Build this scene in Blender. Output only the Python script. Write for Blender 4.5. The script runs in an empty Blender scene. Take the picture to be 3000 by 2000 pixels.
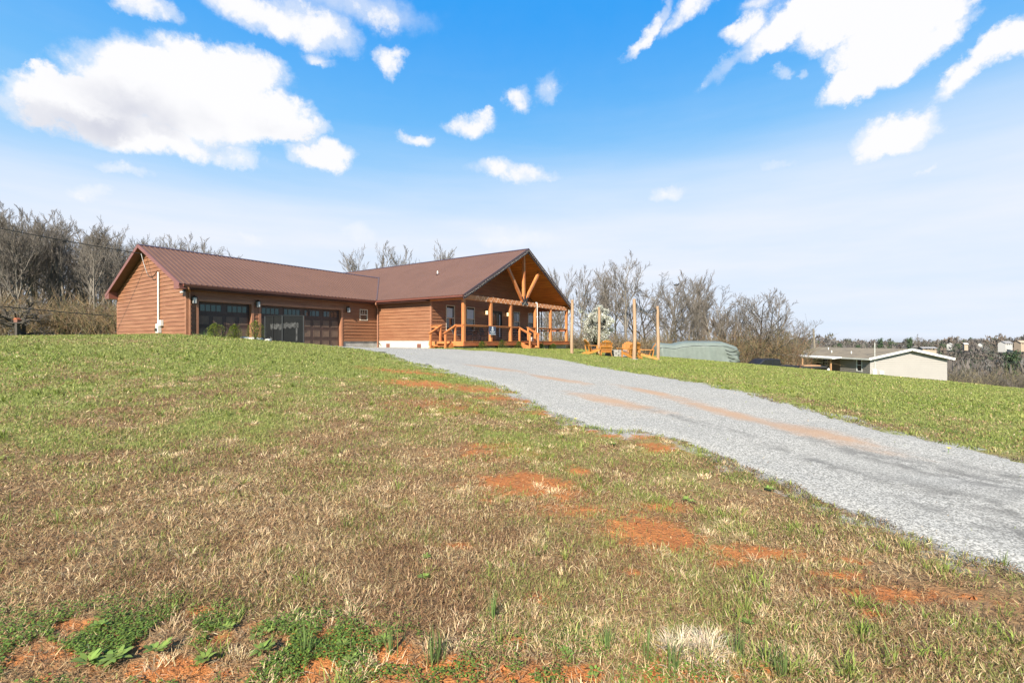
import bpy, bmesh, math, random
import numpy as np
from mathutils import Vector, Matrix
R = math.radians
random.seed(7); rng = np.random.default_rng(11)
sc = bpy.context.scene
COL = sc.collection
GZ = 1.5                      # eye height above the ground under the camera

# ------------------------------------------------------------ camera, sun, sky
cam_d = bpy.data.cameras.new('camera'); cam = bpy.data.objects.new('camera', cam_d); COL.objects.link(cam)
cam.location = (0, 0, GZ); cam.rotation_euler = (R(90), 0, 0)
cam_d.sensor_width = 36; cam_d.lens = 36 * 1356.97 / 3000; cam_d.shift_y = -3.2 / 3000
cam_d.clip_start = 0.05; cam_d.clip_end = 20000
sc.camera = cam
EL = R(35); SAZ = math.atan2(-.284, -.9587)
S = Vector((math.sin(SAZ) * math.cos(EL), math.cos(SAZ) * math.cos(EL), math.sin(EL)))
sd = bpy.data.lights.new('sun', 'SUN'); sd.energy = 5.0; sd.angle = R(.5); sd.color = (1, .93, .80)
sun = bpy.data.objects.new('sun', sd); COL.objects.link(sun)
sun.rotation_euler = S.to_track_quat('Z', 'Y').to_euler(); sun.location = (0, 0, 40)
sc.view_settings.view_transform = 'Standard'; sc.view_settings.look = 'None'
sc.view_settings.gamma = 1; sc.view_settings.exposure = 1.25
SKY_K = 0.075

class N:
    """tiny node helper"""
    def __init__(s, tree): s.t = tree; s.n = tree.nodes; s.l = tree.links
    def new(s, ty, **kw):
        n = s.n.new(ty)
        for k, v in kw.items():
            if k.startswith('i_'): n.inputs[k[2:]].default_value = v
            else: setattr(n, k, v)
        return n
    def put(s, inp, v):
        if hasattr(v, 'is_output'): s.l.new(v, inp)
        else: inp.default_value = v
    def m(s, op, a, b=0., c=None, clamp=False):
        n = s.n.new('ShaderNodeMath'); n.operation = op; n.use_clamp = clamp
        s.put(n.inputs[0], a); s.put(n.inputs[1], b)
        if c is not None: s.put(n.inputs[2], c)
        return n.outputs[0]
    def vm(s, op, a, b):
        n = s.n.new('ShaderNodeVectorMath'); n.operation = op
        s.put(n.inputs[0], a); s.put(n.inputs[1], b); return n.outputs[0]
    def mix(s, f, a, b, ty='MIX'):
        n = s.n.new('ShaderNodeMix'); n.data_type = 'RGBA'; n.blend_type = ty; n.clamp_factor = True
        s.put(n.inputs[0], f)
        for i, v in ((6, a), (7, b)):
            if not hasattr(v, 'is_output') and len(v) == 3: v = (*v, 1)
            s.put(n.inputs[i], v)
        return n.outputs[2]
    def ss(s, v, a, b, lo=0., hi=1.):
        n = s.n.new('ShaderNodeMapRange'); n.interpolation_type = 'SMOOTHSTEP'
        s.put(n.inputs[0], v); n.inputs[1].default_value = a; n.inputs[2].default_value = b
        n.inputs[3].default_value = lo; n.inputs[4].default_value = hi; return n.outputs[0]
    def noise(s, vec, scale, detail=2., rough=.5, dist=0., dim='3D'):
        n = s.n.new('ShaderNodeTexNoise'); n.noise_dimensions = dim
        if vec is not None: s.l.new(vec, n.inputs['Vector'])
        n.inputs['Scale'].default_value = scale; n.inputs['Detail'].default_value = detail
        n.inputs['Roughness'].default_value = rough; n.inputs['Distortion'].default_value = dist
        return n.outputs[0]
    def mapping(s, vec, sc_=(1, 1, 1), loc=(0, 0, 0), rot=(0, 0, 0)):
        n = s.n.new('ShaderNodeMapping'); s.l.new(vec, n.inputs[0])
        n.inputs[1].default_value = loc; n.inputs[2].default_value = rot; n.inputs[3].default_value = sc_
        return n.outputs[0]

def build_sky():
    w = bpy.data.worlds.new('World'); sc.world = w; w.use_nodes = True
    g = N(w.node_tree); g.n.clear()
    out = g.new('ShaderNodeOutputWorld'); bg = g.new('ShaderNodeBackground')
    g.l.new(bg.outputs[0], out.inputs[0])
    sky = g.new('ShaderNodeTexSky', sky_type='NISHITA', sun_disc=False)
    sky.sun_elevation = EL; sky.sun_rotation = SAZ; sky.altitude = 300
    sky.air_density = 1.0; sky.dust_density = .6; sky.ozone_density = 2.0
    tc = g.new('ShaderNodeTexCoord')
    sp = g.new('ShaderNodeSeparateXYZ'); g.l.new(tc.outputs['Generated'], sp.inputs[0])
    x, y, z = sp.outputs
    az = g.m('ARCTAN2', x, y); el = g.m('ARCSINE', z)
    # cloud-layer warp
    wob = g.noise(tc.outputs['Generated'], 11., 8, .66)
    wob2 = g.noise(g.mapping(tc.outputs['Generated'], loc=(5, 3, 9)), 11., 8, .66)
    azw = g.m('ADD', az, g.m('MULTIPLY', g.m('SUBTRACT', wob, .5), .11))
    elw = g.m('ADD', el, g.m('MULTIPLY', g.m('SUBTRACT', wob2, .5), .09))
    fb = g.noise(tc.outputs['Generated'], 19., 9, .66)
    def px(X, Y):
        a = math.atan((X - 1500) / 1357.); return a, math.atan((997 - Y) / 1357. * math.cos(a))
    # (x, y, rx, ry, tilt in degrees, density) of the clouds, seen from the lawn
    CL = [(560, 285, 360, 125, 0, 1.3), (240, 300, 280, 90, 8, 1.2), (830, 370, 150, 50, 0, 1.05), (500, 190, 200, 50, 0, .9), (720, 200, 150, 60, 0, .9), (420, 395, 300, 60, 0, .95), (150, 225, 70, 45, 0, .9), (780, 340, 180, 80, 0, 1.), (640, 200, 230, 70, 0, 1.05),
          (430, 15, 120, 36, 0, .7), (780, 35, 240, 60, 0, .8), (940, 95, 150, 60, -5, .72), (1060, 20, 260, 60, 0, .5),
          (1137, 180, 50, 42, 0, .75), (940, 178, 60, 20, 0, .45), (1215, 398, 60, 22, 0, .62), (1385, 365, 90, 34, 0, .7), (1510, 300, 50, 34, 0, .55), (1600,275,60,35,30,.42),
          (690, 450, 95, 42, 0, .7), (950, 455, 115, 42, 0, .85), (355, 497, 100, 24, 0, .45), (1500, 497, 150, 30, 0, .62), (270, 575, 80, 26, 0, .42), (1955, 560, 60, 32, 0, .55),
          (1040, 680, 70, 45, 0, .42), (1500, 700, 170, 40, 0, .4), (760, 700, 60, 20, 0, .4),
          (1900, 85, 110, 24, 40, .62), (2020, 25, 110, 36, 20, .72), (2190,130,200,26,35,.42), (2330, 60, 230, 55, 14, 1.0), (2180, 85, 90, 36, 20, .85), (2470, 50, 190, 70, 5, 1.1), (2760, 60, 110, 60, 30, .9), (2600, 90, 220, 110, 10, 1.3), (2540, 210, 170, 60, 25, 1.05), (2700,150,180,50,20,1.),
          (2860, 185, 190, 42, 36, .9), (2960, 120, 110, 50, 30, .95), (2620, 390, 165, 60, 6, 1.05), (2560, 430, 90, 40, 10, .8), (2270, 225, 40, 24, 20, .5), (2340, 220, 30, 16, 0, .4),
          (2720, 505, 35, 16, 30, .4), (2290, 490, 60, 20, 0, .32), (2230, 10, 90, 25, 0, .5), (2850,5,90,22,20,.6)]
    acc = None; shade = None
    for (X, Y, rx, ry, t, d) in CL:
        a0, e0 = px(X, Y); ca = math.cos(a0)
        sa = rx / 1357. * ca * ca; se = ry / 1357. * ca
        t = R(t); c, s_ = math.cos(t), math.sin(t)
        da = g.m('SUBTRACT', azw, a0); de = g.m('SUBTRACT', elw, e0)
        u = g.m('MULTIPLY_ADD', da, c / sa, g.m('MULTIPLY', de, s_ / sa))
        v = g.m('MULTIPLY_ADD', de, c / se, g.m('MULTIPLY', da, -s_ / se))
        q = g.m('ADD', g.m('MULTIPLY', u, u), g.m('MULTIPLY', v, v))
        q = g.m('MULTIPLY', g.m('SUBTRACT', 1., g.m('MULTIPLY', q, .92)), d)
        q = g.m('MAXIMUM', q, 0.)
        acc = q if acc is None else g.m('SMOOTH_MAX', acc, q, .12)
        if ry >= 75 and X < 1200:
            # underside of a heavy cloud: greyer towards its base
            b = g.m('MULTIPLY', g.m('MULTIPLY', v, -1.), q)
            shade = b if shade is None else g.m('MAXIMUM', shade, b)
    dens = g.m('ADD', acc, g.m('MULTIPLY', g.m('SUBTRACT', fb, .5), 1.15))
    dens = g.m('MULTIPLY', dens, g.ss(acc, .0, .22))
    cl = g.m('MAXIMUM', g.ss(dens, .2, .72), g.m('MULTIPLY', g.ss(acc, .0, .6), g.m('MULTIPLY', g.ss(dens, -.3, .5), .6)))
    # high thin veil, thick towards the horizon
    strk = g.noise(g.mapping(tc.outputs['Generated'], sc_=(1.2, 1.2, 9), rot=(.12, .2, 0)), 2.2, 5, .55)
    veil = g.m('ADD', g.m('ADD', g.ss(g.m('ADD', el, g.m('MULTIPLY', az, -.05)), .46, .2, 0., .88), 0.), g.m('MULTIPLY', g.m('SUBTRACT', strk, .5), .5))
    veil = g.m('MULTIPLY', veil, g.ss(el, .62, .2), clamp=True)
    hs = g.new('ShaderNodeHueSaturation'); g.l.new(sky.outputs[0], hs.inputs['Color'])
    hs.inputs['Saturation'].default_value = 1.12; hs.inputs['Hue'].default_value = .497; hs.inputs['Value'].default_value = .7
    blue = g.mix(1., hs.outputs[0], (.6, 1.0, 1.15), 'MULTIPLY')
    k = .41 / SKY_K
    front = g.ss(y, -.15, .25)      # the thin veil and the bright northern blue lie away from the sun
    deep = g.mix(g.ss(el, .66, .27), (.03 * k, .38 * k, 1.0 * k), (.24 * k, .62 * k, 1.04 * k))
    blue = g.mix(g.m('MULTIPLY', front, .93), blue, deep)
    veil = g.m('MULTIPLY', veil, g.m('MULTIPLY_ADD', front, .8, .2))
    base = g.mix(veil, blue, (.90 * k, .94 * k, 1.04 * k))
    sh = g.ss(shade, -.05, .5)
    soft = g.noise(tc.outputs['Generated'], 6., 4, .5)
    sh = g.m('MULTIPLY', sh, g.ss(soft, .3, .62), clamp=True)
    white = g.mix(sh, (1.02 * k, 1.02 * k, 1.04 * k), (.68 * k, .70 * k, .80 * k))
    fin = g.mix(cl, base, white)
    fin = g.mix(g.ss(el, .01, -.03), fin, (.25 * k, .27 * k, .25 * k))
    g.l.new(fin, bg.inputs[0]); bg.inputs[1].default_value = SKY_K
build_sky()

# ------------------------------------------------------------ helpers
def srgb(r, g, b):
    f = lambda c: (c / 255 / 12.92) if c / 255 <= .04045 else ((c / 255 + .055) / 1.055) ** 2.4
    return (f(r), f(g), f(b))

def mat(name, col, rough=.6, metal=0., spec=.5, var=0., scale=3., stretch=(1, 1, 1), bump=0., col2=None, emis=None, bscale=None):
    m = bpy.data.materials.new(name); m.use_nodes = True
    g = N(m.node_tree); b = g.n['Principled BSDF']
    b.inputs['Roughness'].default_value = rough; b.inputs['Metallic'].default_value = metal
    b.inputs['Specular IOR Level'].default_value = spec
    tc = g.new('ShaderNodeTexCoord')
    vec = g.mapping(tc.outputs['Object'], sc_=stretch)
    n1 = g.noise(vec, scale, 5, .6); n2 = g.noise(vec, scale * 7, 3, .6)
    c2 = col2 or tuple(c * (1 - var) for c in col)
    f = g.ss(g.m('ADD', g.m('MULTIPLY', n1, .65), g.m('MULTIPLY', n2, .35)), .36, .64)
    g.l.new(g.mix(f, col, c2), b.inputs['Base Color'])
    g.l.new(g.m('ADD', rough - .06, g.m('MULTIPLY', n2, .12)), b.inputs['Roughness'])
    if bump:
        bn = g.new('ShaderNodeBump'); bn.inputs['Strength'].default_value = bump; bn.inputs['Distance'].default_value = .02
        g.l.new(g.noise(vec, bscale or scale * 6, 4, .6), bn.inputs['Height']); g.l.new(bn.outputs[0], b.inputs['Normal'])
    if emis:
        b.inputs['Emission Color'].default_value = (*emis[:3], 1); b.inputs['Emission Strength'].default_value = emis[3]
    return m

def attr_mat(name, rough=.7, trans=.25, attr='col', gain=1.):
    """colour from the mesh's own per-leaf colour attribute"""
    m = bpy.data.materials.new(name); m.use_nodes = True
    g = N(m.node_tree); b = g.n['Principled BSDF']; out = g.n['Material Output']
    a = g.new('ShaderNodeAttribute', attribute_name=attr)
    oi = g.new('ShaderNodeObjectInfo')
    c = g.mix(1., a.outputs['Color'], (gain, gain, gain), 'MULTIPLY')
    g.l.new(c, b.inputs['Base Color']); b.inputs['Roughness'].default_value = rough
    b.inputs['Specular IOR Level'].default_value = .3
    if trans:
        t = g.new('ShaderNodeBsdfTranslucent'); g.l.new(c, t.inputs[0])
        mx = g.new('ShaderNodeMixShader'); mx.inputs[0].default_value = trans
        g.l.new(b.outputs[0], mx.inputs[1]); g.l.new(t.outputs[0], mx.inputs[2]); g.l.new(mx.outputs[0], out.inputs[0])
    return m

def link(name, me, m=None, parent=None, loc=None):
    o = bpy.data.objects.new(name, me); COL.objects.link(o)
    if m is not None and me is not None: me.materials.append(m)
    if parent is not None: o.parent = parent
    if loc is not None: o.location = loc
    return o
def tag(o, label=None, cat=None, group=None, kind=None):
    if label: o['label'] = label
    if cat: o['category'] = cat
    if group: o['group'] = group
    if kind: o['kind'] = kind
    return o
def empty(name, loc=(0, 0, 0), rz=0.):
    o = bpy.data.objects.new(name, None); COL.objects.link(o); o.location = loc; o.rotation_euler = (0, 0, rz)
    o.empty_display_size = .2; return o
def kids(o): return [c for c in bpy.data.objects if c.parent == o]
def copy_tree(o, parent=None):
    c = o.copy(); COL.objects.link(c); c.parent = parent
    for ch in kids(o): copy_tree(ch, c)
    return c

class B:
    """collects shapes, builds one mesh"""
    def __init__(s): s.v = []; s.f = []
    def add(s, vs, fs):
        k = len(s.v); s.v += [tuple(map(float, p)) for p in vs]; s.f += [tuple(i + k for i in f) for f in fs]; return s
    def box(s, a, b):
        x0, y0, z0 = a; x1, y1, z1 = b
        if x1 < x0: x0, x1 = x1, x0
        if y1 < y0: y0, y1 = y1, y0
        if z1 < z0: z0, z1 = z1, z0
        return s.add([(x0, y0, z0), (x1, y0, z0), (x1, y1, z0), (x0, y1, z0), (x0, y0, z1), (x1, y0, z1), (x1, y1, z1), (x0, y1, z1)],
                     [(3, 2, 1, 0), (4, 5, 6, 7), (0, 1, 5, 4), (1, 2, 6, 5), (2, 3, 7, 6), (3, 0, 4, 7)])
    def bar(s, a, b, w, h, up=(0, 0, 1), ext=0.):
        """rectangular bar from a to b; w across, h along up"""
        a = Vector(a); b = Vector(b); d = (b - a).normalized(); a = a - d * ext; b = b + d * ext
        u = Vector(up); sd_ = d.cross(u)
        if sd_.length < 1e-4: sd_ = Vector((1, 0, 0))
        sd_.normalize(); u = sd_.cross(d).normalized()
        vs = []
        for p in (a, b):
            for (i, j) in ((-1, -1), (1, -1), (1, 1), (-1, 1)): vs.append(p + sd_ * (i * w / 2) + u * (j * h / 2))
        return s.add(vs, [(3, 2, 1, 0), (4, 5, 6, 7), (0, 1, 5, 4), (1, 2, 6, 5), (2, 3, 7, 6), (3, 0, 4, 7)])
    def tube(s, pts, r, n=8, cap=True):
        pts = [Vector(p) for p in pts]; rs = r if isinstance(r, (list, tuple)) else [r] * len(pts)
        k = len(s.v); up = Vector((0, 0, 1))
        for i, p in enumerate(pts):
            d = (pts[min(i + 1, len(pts) - 1)] - pts[max(i - 1, 0)]).normalized()
            a = d.cross(up)
            if a.length < .05: a = d.cross(Vector((0, 1, 0)))
            a.normalize(); b = a.cross(d).normalized()
            for j in range(n):
                t = 2 * math.pi * j / n; s.v.append(tuple(p + a * (math.cos(t) * rs[i]) + b * (math.sin(t) * rs[i])))
        for i in range(len(pts) - 1):
            for j in range(n):
                s.f.append((k + i * n + j, k + i * n + (j + 1) % n, k + (i + 1) * n + (j + 1) % n, k + (i + 1) * n + j))
        if cap:
            s.f.append(tuple(k + j for j in range(n))[::-1]); s.f.append(tuple(k + (len(pts) - 1) * n + j for j in range(n)))
        return s
    def ball(s, c, r, n=8, m_=6, sq=(1, 1, 1)):
        vs = []; fs = []
        for i in range(m_ + 1):
            ph = math.pi * i / m_
            for j in range(n):
                t = 2 * math.pi * j / n
                vs.append((c[0] + r * sq[0] * math.sin(ph) * math.cos(t), c[1] + r * sq[1] * math.sin(ph) * math.sin(t), c[2] + r * sq[2] * math.cos(ph)))
        for i in range(m_):
            for j in range(n): fs.append((i * n + j, (i + 1) * n + j, (i + 1) * n + (j + 1) % n, i * n + (j + 1) % n))
        return s.add(vs, fs)
    def prism(s, poly, d, axis=1):
        """extrude a 2-D polygon; axis = direction of extrusion, d=(from,to)"""
        def P(p, q):
            return {0: (q, p[0], p[1]), 1: (p[0], q, p[1]), 2: (p[0], p[1], q)}[axis]
        n = len(poly); vs = [P(p, d[0]) for p in poly] + [P(p, d[1]) for p in poly]
        fs = [tuple(range(n)), tuple(range(2 * n - 1, n - 1, -1))] + [(i, (i + 1) % n, n + (i + 1) % n, n + i) for i in range(n)]
        return s.add(vs, fs)
    def build(s, name, m, parent=None, bevel=0., smooth=False, loc=None):
        me = bpy.data.meshes.new(name); me.from_pydata(s.v, [], s.f); me.update()
        bm = bmesh.new(); bm.from_mesh(me); bmesh.ops.remove_doubles(bm, verts=bm.verts, dist=1e-5) if smooth else None
        bmesh.ops.recalc_face_normals(bm, faces=bm.faces)
        if bevel: bmesh.ops.bevel(bm, geom=[e for e in bm.edges if not e.is_boundary], offset=bevel, segments=1, affect='EDGES', clamp_overlap=True)
        bm.to_mesh(me); bm.free()
        if smooth: me.shade_smooth()
        return link(name, me, m, parent, loc)

def np_mesh(name, V, F4=None, F3=None, col=None, attrs=None, smooth=False):
    me = bpy.data.meshes.new(name); V = np.asarray(V, np.float32)
    me.vertices.add(len(V)); me.vertices.foreach_set('co', V.ravel())
    n4 = 0 if F4 is None else len(F4); n3 = 0 if F3 is None else len(F3)
    idx = []
    if n4: idx.append(np.asarray(F4, np.int32).ravel())
    if n3: idx.append(np.asarray(F3, np.int32).ravel())
    idx = np.concatenate(idx); me.loops.add(len(idx)); me.loops.foreach_set('vertex_index', idx)
    st = np.concatenate([np.arange(n4) * 4, n4 * 4 + np.arange(n3) * 3]).astype(np.int32)
    me.polygons.add(n4 + n3); me.polygons.foreach_set('loop_start', st)
    if smooth: me.polygons.foreach_set('use_smooth', np.ones(n4 + n3, bool))
    if col is not None:
        a = me.attributes.new('col', 'FLOAT_COLOR', 'POINT')
        c = np.ones((len(V), 4), np.float32); c[:, :3] = col; a.data.foreach_set('color', c.ravel())
    for k, v in (attrs or {}).items():
        a = me.attributes.new(k, 'FLOAT', 'POINT'); a.data.foreach_set('value', np.asarray(v, np.float32).ravel())
    me.update(calc_edges=True); return me

def vnoise(x, y, seed=0):
    """value noise, numpy"""
    xi = np.floor(x).astype(np.int64); yi = np.floor(y).astype(np.int64); fx = x - xi; fy = y - yi
    fx = fx * fx * (3 - 2 * fx); fy = fy * fy * (3 - 2 * fy)
    def h(a, b):
        n = (a * 374761393 + b * 668265263 + seed * 1442695041) & 0x7fffffff
        n = ((n ^ (n >> 13)) * 1274126177) & 0x7fffffff
        return ((n ^ (n >> 16)) & 0xffff) / 65535.
    return (h(xi, yi) * (1 - fx) + h(xi + 1, yi) * fx) * (1 - fy) + (h(xi, yi + 1) * (1 - fx) + h(xi + 1, yi + 1) * fx) * fy
def fbm(x, y, seed=0, o=4):
    a = 0.; k = .5; t = 0.
    for i in range(o): a = a + k * vnoise(x * 2 ** i, y * 2 ** i, seed + i * 17); t += k; k *= .5
    return a / t

# ------------------------------------------------------------ terrain
CP = np.array([(0.0, 0.0, -1.5), (-3.0, 1.5, -1.42), (3.0, 1.5, -1.53), (0.0, 5.0, -1.38), (-5.0, 5.0, -1.12), (5.0, 5.0, -1.5), (0.0, 10.0, -1.13), (-6.0, 10.0, -0.62), (6.0, 10.0, -1.3), (12.0, 10.0, -1.62), (-12.0, 12.0, -0.12), (0.0, -10.0, -1.9), (-15.0, -5.0, -1.4), (15.0, -5.0, -2.1), (-13.0, 16.0, 0.1), (-18.0, 20.0, 0.17), (-24.0, 22.0, 0.2), (-11.5, 17.5, 0.1), (-9.0, 17.0, -0.1), (-6.1, 17.0, -0.36), (-2.0, 18.0, -0.75), (-11.2, 22.6, -0.3), (-12.4, 20.3, 0.1), (-14.2, 20.6, 0.14), (-40.0, 35.0, 0.25), (-60.0, 55.0, 0.5), (3.36, 26.4, -0.76), (6.2, 23.45, -0.96), (8.2, 26.2, -1.12), (5.5, 29.8, -0.85), (12.3, 38.0, -1.37), (18.2, 38.0, -1.88), (38.7, 51.0, -4.6), (47.0, 51.0, -5.6), (38.7, 65.0, -5.0), (23.5, 25.0, -2.22), (19.0, 20.0, -1.98), (14.0, 10.0, -1.8), (30.0, 15.0, -2.9), (60.0, 80.0, -11.0), (90.0, 60.0, -14.0), (0.0, 80.0, -6.0), (-60.0, 110.0, -1.0), (0.0, 60.0, -2.5), (25.0, 50.0, -2.9), (-30.0, 55.0, -0.2), (30.0, -10.0, -3.0), (-30.0, 0.0, -1.0), (-30.0, 12.0, -0.1), (-15.78, 22.38, 0.2), (-19.7, 25.03, 0.2), (-23.72, 27.74, 0.22), (-14.46, 24.02, -0.48), (-13.75, 23.3, -0.46), (-12.36, 27.43, -0.5), (-10.98, 26.5, -0.5), (-10.69, 29.92, -0.48), (-9.14, 31.89, -0.5), (-5.17, 29.21, -0.5), (-4.37, 27.34, -0.48), (-2.55, 27.19, -0.5), (-0.39, 30.2, -0.53), (1.79, 32.35, -0.6), (2.97, 35.17, -0.66), (5.15, 38.77, -0.72), (-2.96, 44.61, -1.1), (-17.11, 45.12, -1.1), (-24.37, 28.3, 0.1), (-9.94, 37.86, -0.6), (2.18, 23.64, -0.8), (-5.57, 26.46, -0.5)])
def _fit():
    P = CP[:, :2]; n = len(CP); d = np.sqrt(((P[:, None] - P[None]) ** 2).sum(2) + .64)
    A = np.zeros((n + 3, n + 3)); A[:n, :n] = d; A[:n, n] = 1; A[:n, n + 1:] = P; A[n, :n] = 1; A[n + 1:, :n] = P.T
    b = np.zeros(n + 3); b[:n] = CP[:, 2]; return np.linalg.solve(A, b)
CW = _fit()
def sstep(t): t = np.clip(t, 0, 1); return t * t * (3 - 2 * t)
def gz(X, Y):
    """ground height in world z"""
    X = np.asarray(X, float); Y = np.asarray(Y, float)
    z = CW[-3] + CW[-2] * X + CW[-1] * Y
    for c, w_ in zip(CP, CW[:-3]): z = z + w_ * np.sqrt((X - c[0]) ** 2 + (Y - c[1]) ** 2 + .64)
    r = np.hypot(X, Y)
    far = np.interp(np.where(Y > 40, Y, 40), [0, 60, 110, 180, 240, 300, 360, 450, 600, 900, 1500, 6000], [-6, -9, -17, -25, -24, -19, -17, -12, -13, -15, -12, -30])
    far = far + (fbm(X / 120, Y / 120, 5) - .5) * 14 * sstep((r - 150) / 250) + 6 * sstep((X - .85 * Y - 20) / 200) * sstep((Y - 330) / 200)
    far = np.where(X < 0, far * sstep(1 - (-X) / 250) + -4 * (1 - sstep(1 - (-X) / 250)), far)
    t = sstep((r - 85) / 60)
    z = z * (1 - t) + far * t
    z = z + (fbm(X * .9, Y * .9, 3, 3) - .5) * .05 * np.clip(r / 6, .3, 1) * (r < 80)
    return z + GZ

DRV = [(4.6, -1.2), (3.9, 1.2), (3.36, 3.04), (3.08, 3.54), (2.83, 4.46), (2.59, 5.6), (2.15, 6.6), (1.44, 7.0), (0.66, 8.32), (0.04, 10.12), (-0.84, 11.76), (-3.2, 14.6), (-4.89, 17.9), (-6.6, 18.9), (-9.6, 21.4), (-12.3, 21.9), (-14.9, 23.3),
       (-11.2, 29.2), (-9.1, 31.9), (-5.2, 29.1), (-5.2, 27.9), (-3.9, 26.2), (-0.61, 24.7), (1.54, 22.0), (3.41, 16.6), (5.1, 13.0), (5.55, 9.6), (5.86, 7.56), (6.08, 6.32), (6.37, 5.5), (7.2, 3.4), (8.6, -0.6)]
def poly_sd(X, Y, poly):
    """signed distance, negative inside"""
    P = np.array(poly); d = np.full(X.shape, 1e9); ins = np.zeros(X.shape, bool)
    for i in range(len(P)):
        a = P[i]; b = P[(i + 1) % len(P)]; e = b - a
        t = np.clip(((X - a[0]) * e[0] + (Y - a[1]) * e[1]) / (e @ e), 0, 1)
        d = np.minimum(d, np.hypot(X - a[0] - t * e[0], Y - a[1] - t * e[1]))
        c = ((a[1] > Y) != (b[1] > Y)) & (X < (b[0] - a[0]) * (Y - a[1]) / (b[1] - a[1] + 1e-12) + a[0])
        ins ^= c
    return np.where(ins, -d, d)
def drv_sd(X, Y):
    w_ = .28 * np.clip(np.hypot(X, Y) / 7, .5, 1.6)
    return poly_sd(X, Y, DRV) + (fbm(X * 2.1, Y * 2.1, 21, 4) - .5) * w_ * 1.6

GP = np.array([(-12.72, 11.9, 0.8), (-10.57, 13.04, 0.75), (-8.01, 8.36, 0.7), (-5.52, 9.36, 0.6), (-5.62, 7.62, 0.65), (-5.72, 5.54, 0.6), (-4.2, 5.18, 0.45), (-3.63, 7.04, 0.5), (-3.18, 8.62, 0.45), (-1.45, 6.58, 0.25), (-5.37, 12.14, 0.95), (-4.38, 13.22, 1.), (-6.32, 11.44, 0.9), (-7.45, 11.24, 0.7), (-3.1, 12.6, 0.9), (-0.59, 7.98, 0.3), (-0.68, 4.62, 0.08), (-1.65, 4.48, 0.15), (-2.57, 4.36, 0.3), (-3.41, 3.86, 0.25), (-3.61, 3.5, 0.3), (-2.06, 3.1, 0.1), (-1.01, 2.74, 0.06), (0.0, 3.22, 0.08), (-0.7, 3.18, 0.07), (0.63, 4.26, 0.15), (0.9, 6.08, 0.35), (0.66, 7.46, 0.55), (2.0, 5.42, 0.35), (1.92, 4.34, 0.4), (1.26, 2.84, 0.4), (1.65, 2.24, 0.5), (2.33, 2.26, 0.45), (2.71, 3.34, 0.25), (2.63, 3.96, 0.3), (2.81, 2.72, 0.2), (0.65, 2.22, 0.3), (0.17, 2.32, 0.12), (-1.89, 2.14, 0.25), (-1.18, 2.28, 0.2), (7.24, 19.64, 0.92), (10.57, 13.04, 0.95), (10.48, 10.16, 0.9), (7.1, 6.88, 0.6), (8.61, 14.6, 0.9), (-1.84, 26.5, 0.95), (-18, 16, .8), (-14, 6, .6), (16, 12, .9), (6, 30, .95), (30, 40, .9), (-25, 30, .85), (-11, 19, .85), (8, 3, .5)])
DP = [(1.03, 3.5, 0.3, 0.27, 1.3), (1.14, 3.28, 0.14, 0.12, 1.2), (0.13, 4.5, 0.43, 0.34, 1.15), (0.47, 4.26, 0.19, 0.16, 1), (0.69, 4.96, 0.14, 0.14, 1), (2.06, 2.92, 0.17, 0.06, 1.25), (1.73, 3.26, 0.15, 0.05, 1), (1.96, 2.5, 0.08, 0.05, 1.1), (1.06, 7.16, 0.24, 0.2, 1.1), (1.64, 6.54, 0.35, 0.14, 1.3), (-1.9, 10.32, 0.9, 0.5, .95), (-0.75, 10.18, 0.65, 0.4, .9), (0.59, 7.98, 0.36, 0.29, .8), (-.2, 9.1, .5, .3, .8), (-0.89, 2.02, 0.2, 0.1, 1), (-0.88, 2.22, 0.2, 0.1, 1.1), (-0.56, 2.1, 0.1, 0.12, 1.2), (-1.6, 2.42, 0.12, 0.05, 1.1), (-2.13, 2.28, 0.16, 0.05, 1.1), (-1.5, 2.0, 0.15, 0.07, 1.1), (-0.23, 2.06, 0.16, 0.07, 1.05), (0.3, 2.03, 0.14, 0.06, 1), (0.0, 2.24, 0.1, 0.04, .7), (0.75, 2.9, 0.08, 0.05, .9), (1.39, 3.04, 0.12, 0.05, .9), (-1.2, 2.3, .12, .05, 1.1), (-1.43, 2.2, 0.09, 0.05, 1), (-1.2, 1.8, .8, .2, .8), (1.3, 4.0, .3, .1, .8), (-.4,3.2,.1,.06,.7), (.15, 2.6, .1, .05, .7), (-2.8, 12.0, 1.0, .5, .8), (.2, 9.3, .5, .5, .85), (1.3, 6.95, .4, .25, 1.1), (-.5, 2.0, 1.0, .13, .75), (.9, 2.02, .6, .12, .5), (-2.2, 2.1, .5, .12, .6), (.55, 3.9, .35, .2, .75), (1.6, 3.2, .6, .12, .75), (2.3, 2.7, .4, .1, .8), (-.2, 5.6, .5, .4, .6), (-1.2, 8.2, .7, .6, .6), (1.9, 6.0, .25, .25, .9)]
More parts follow.
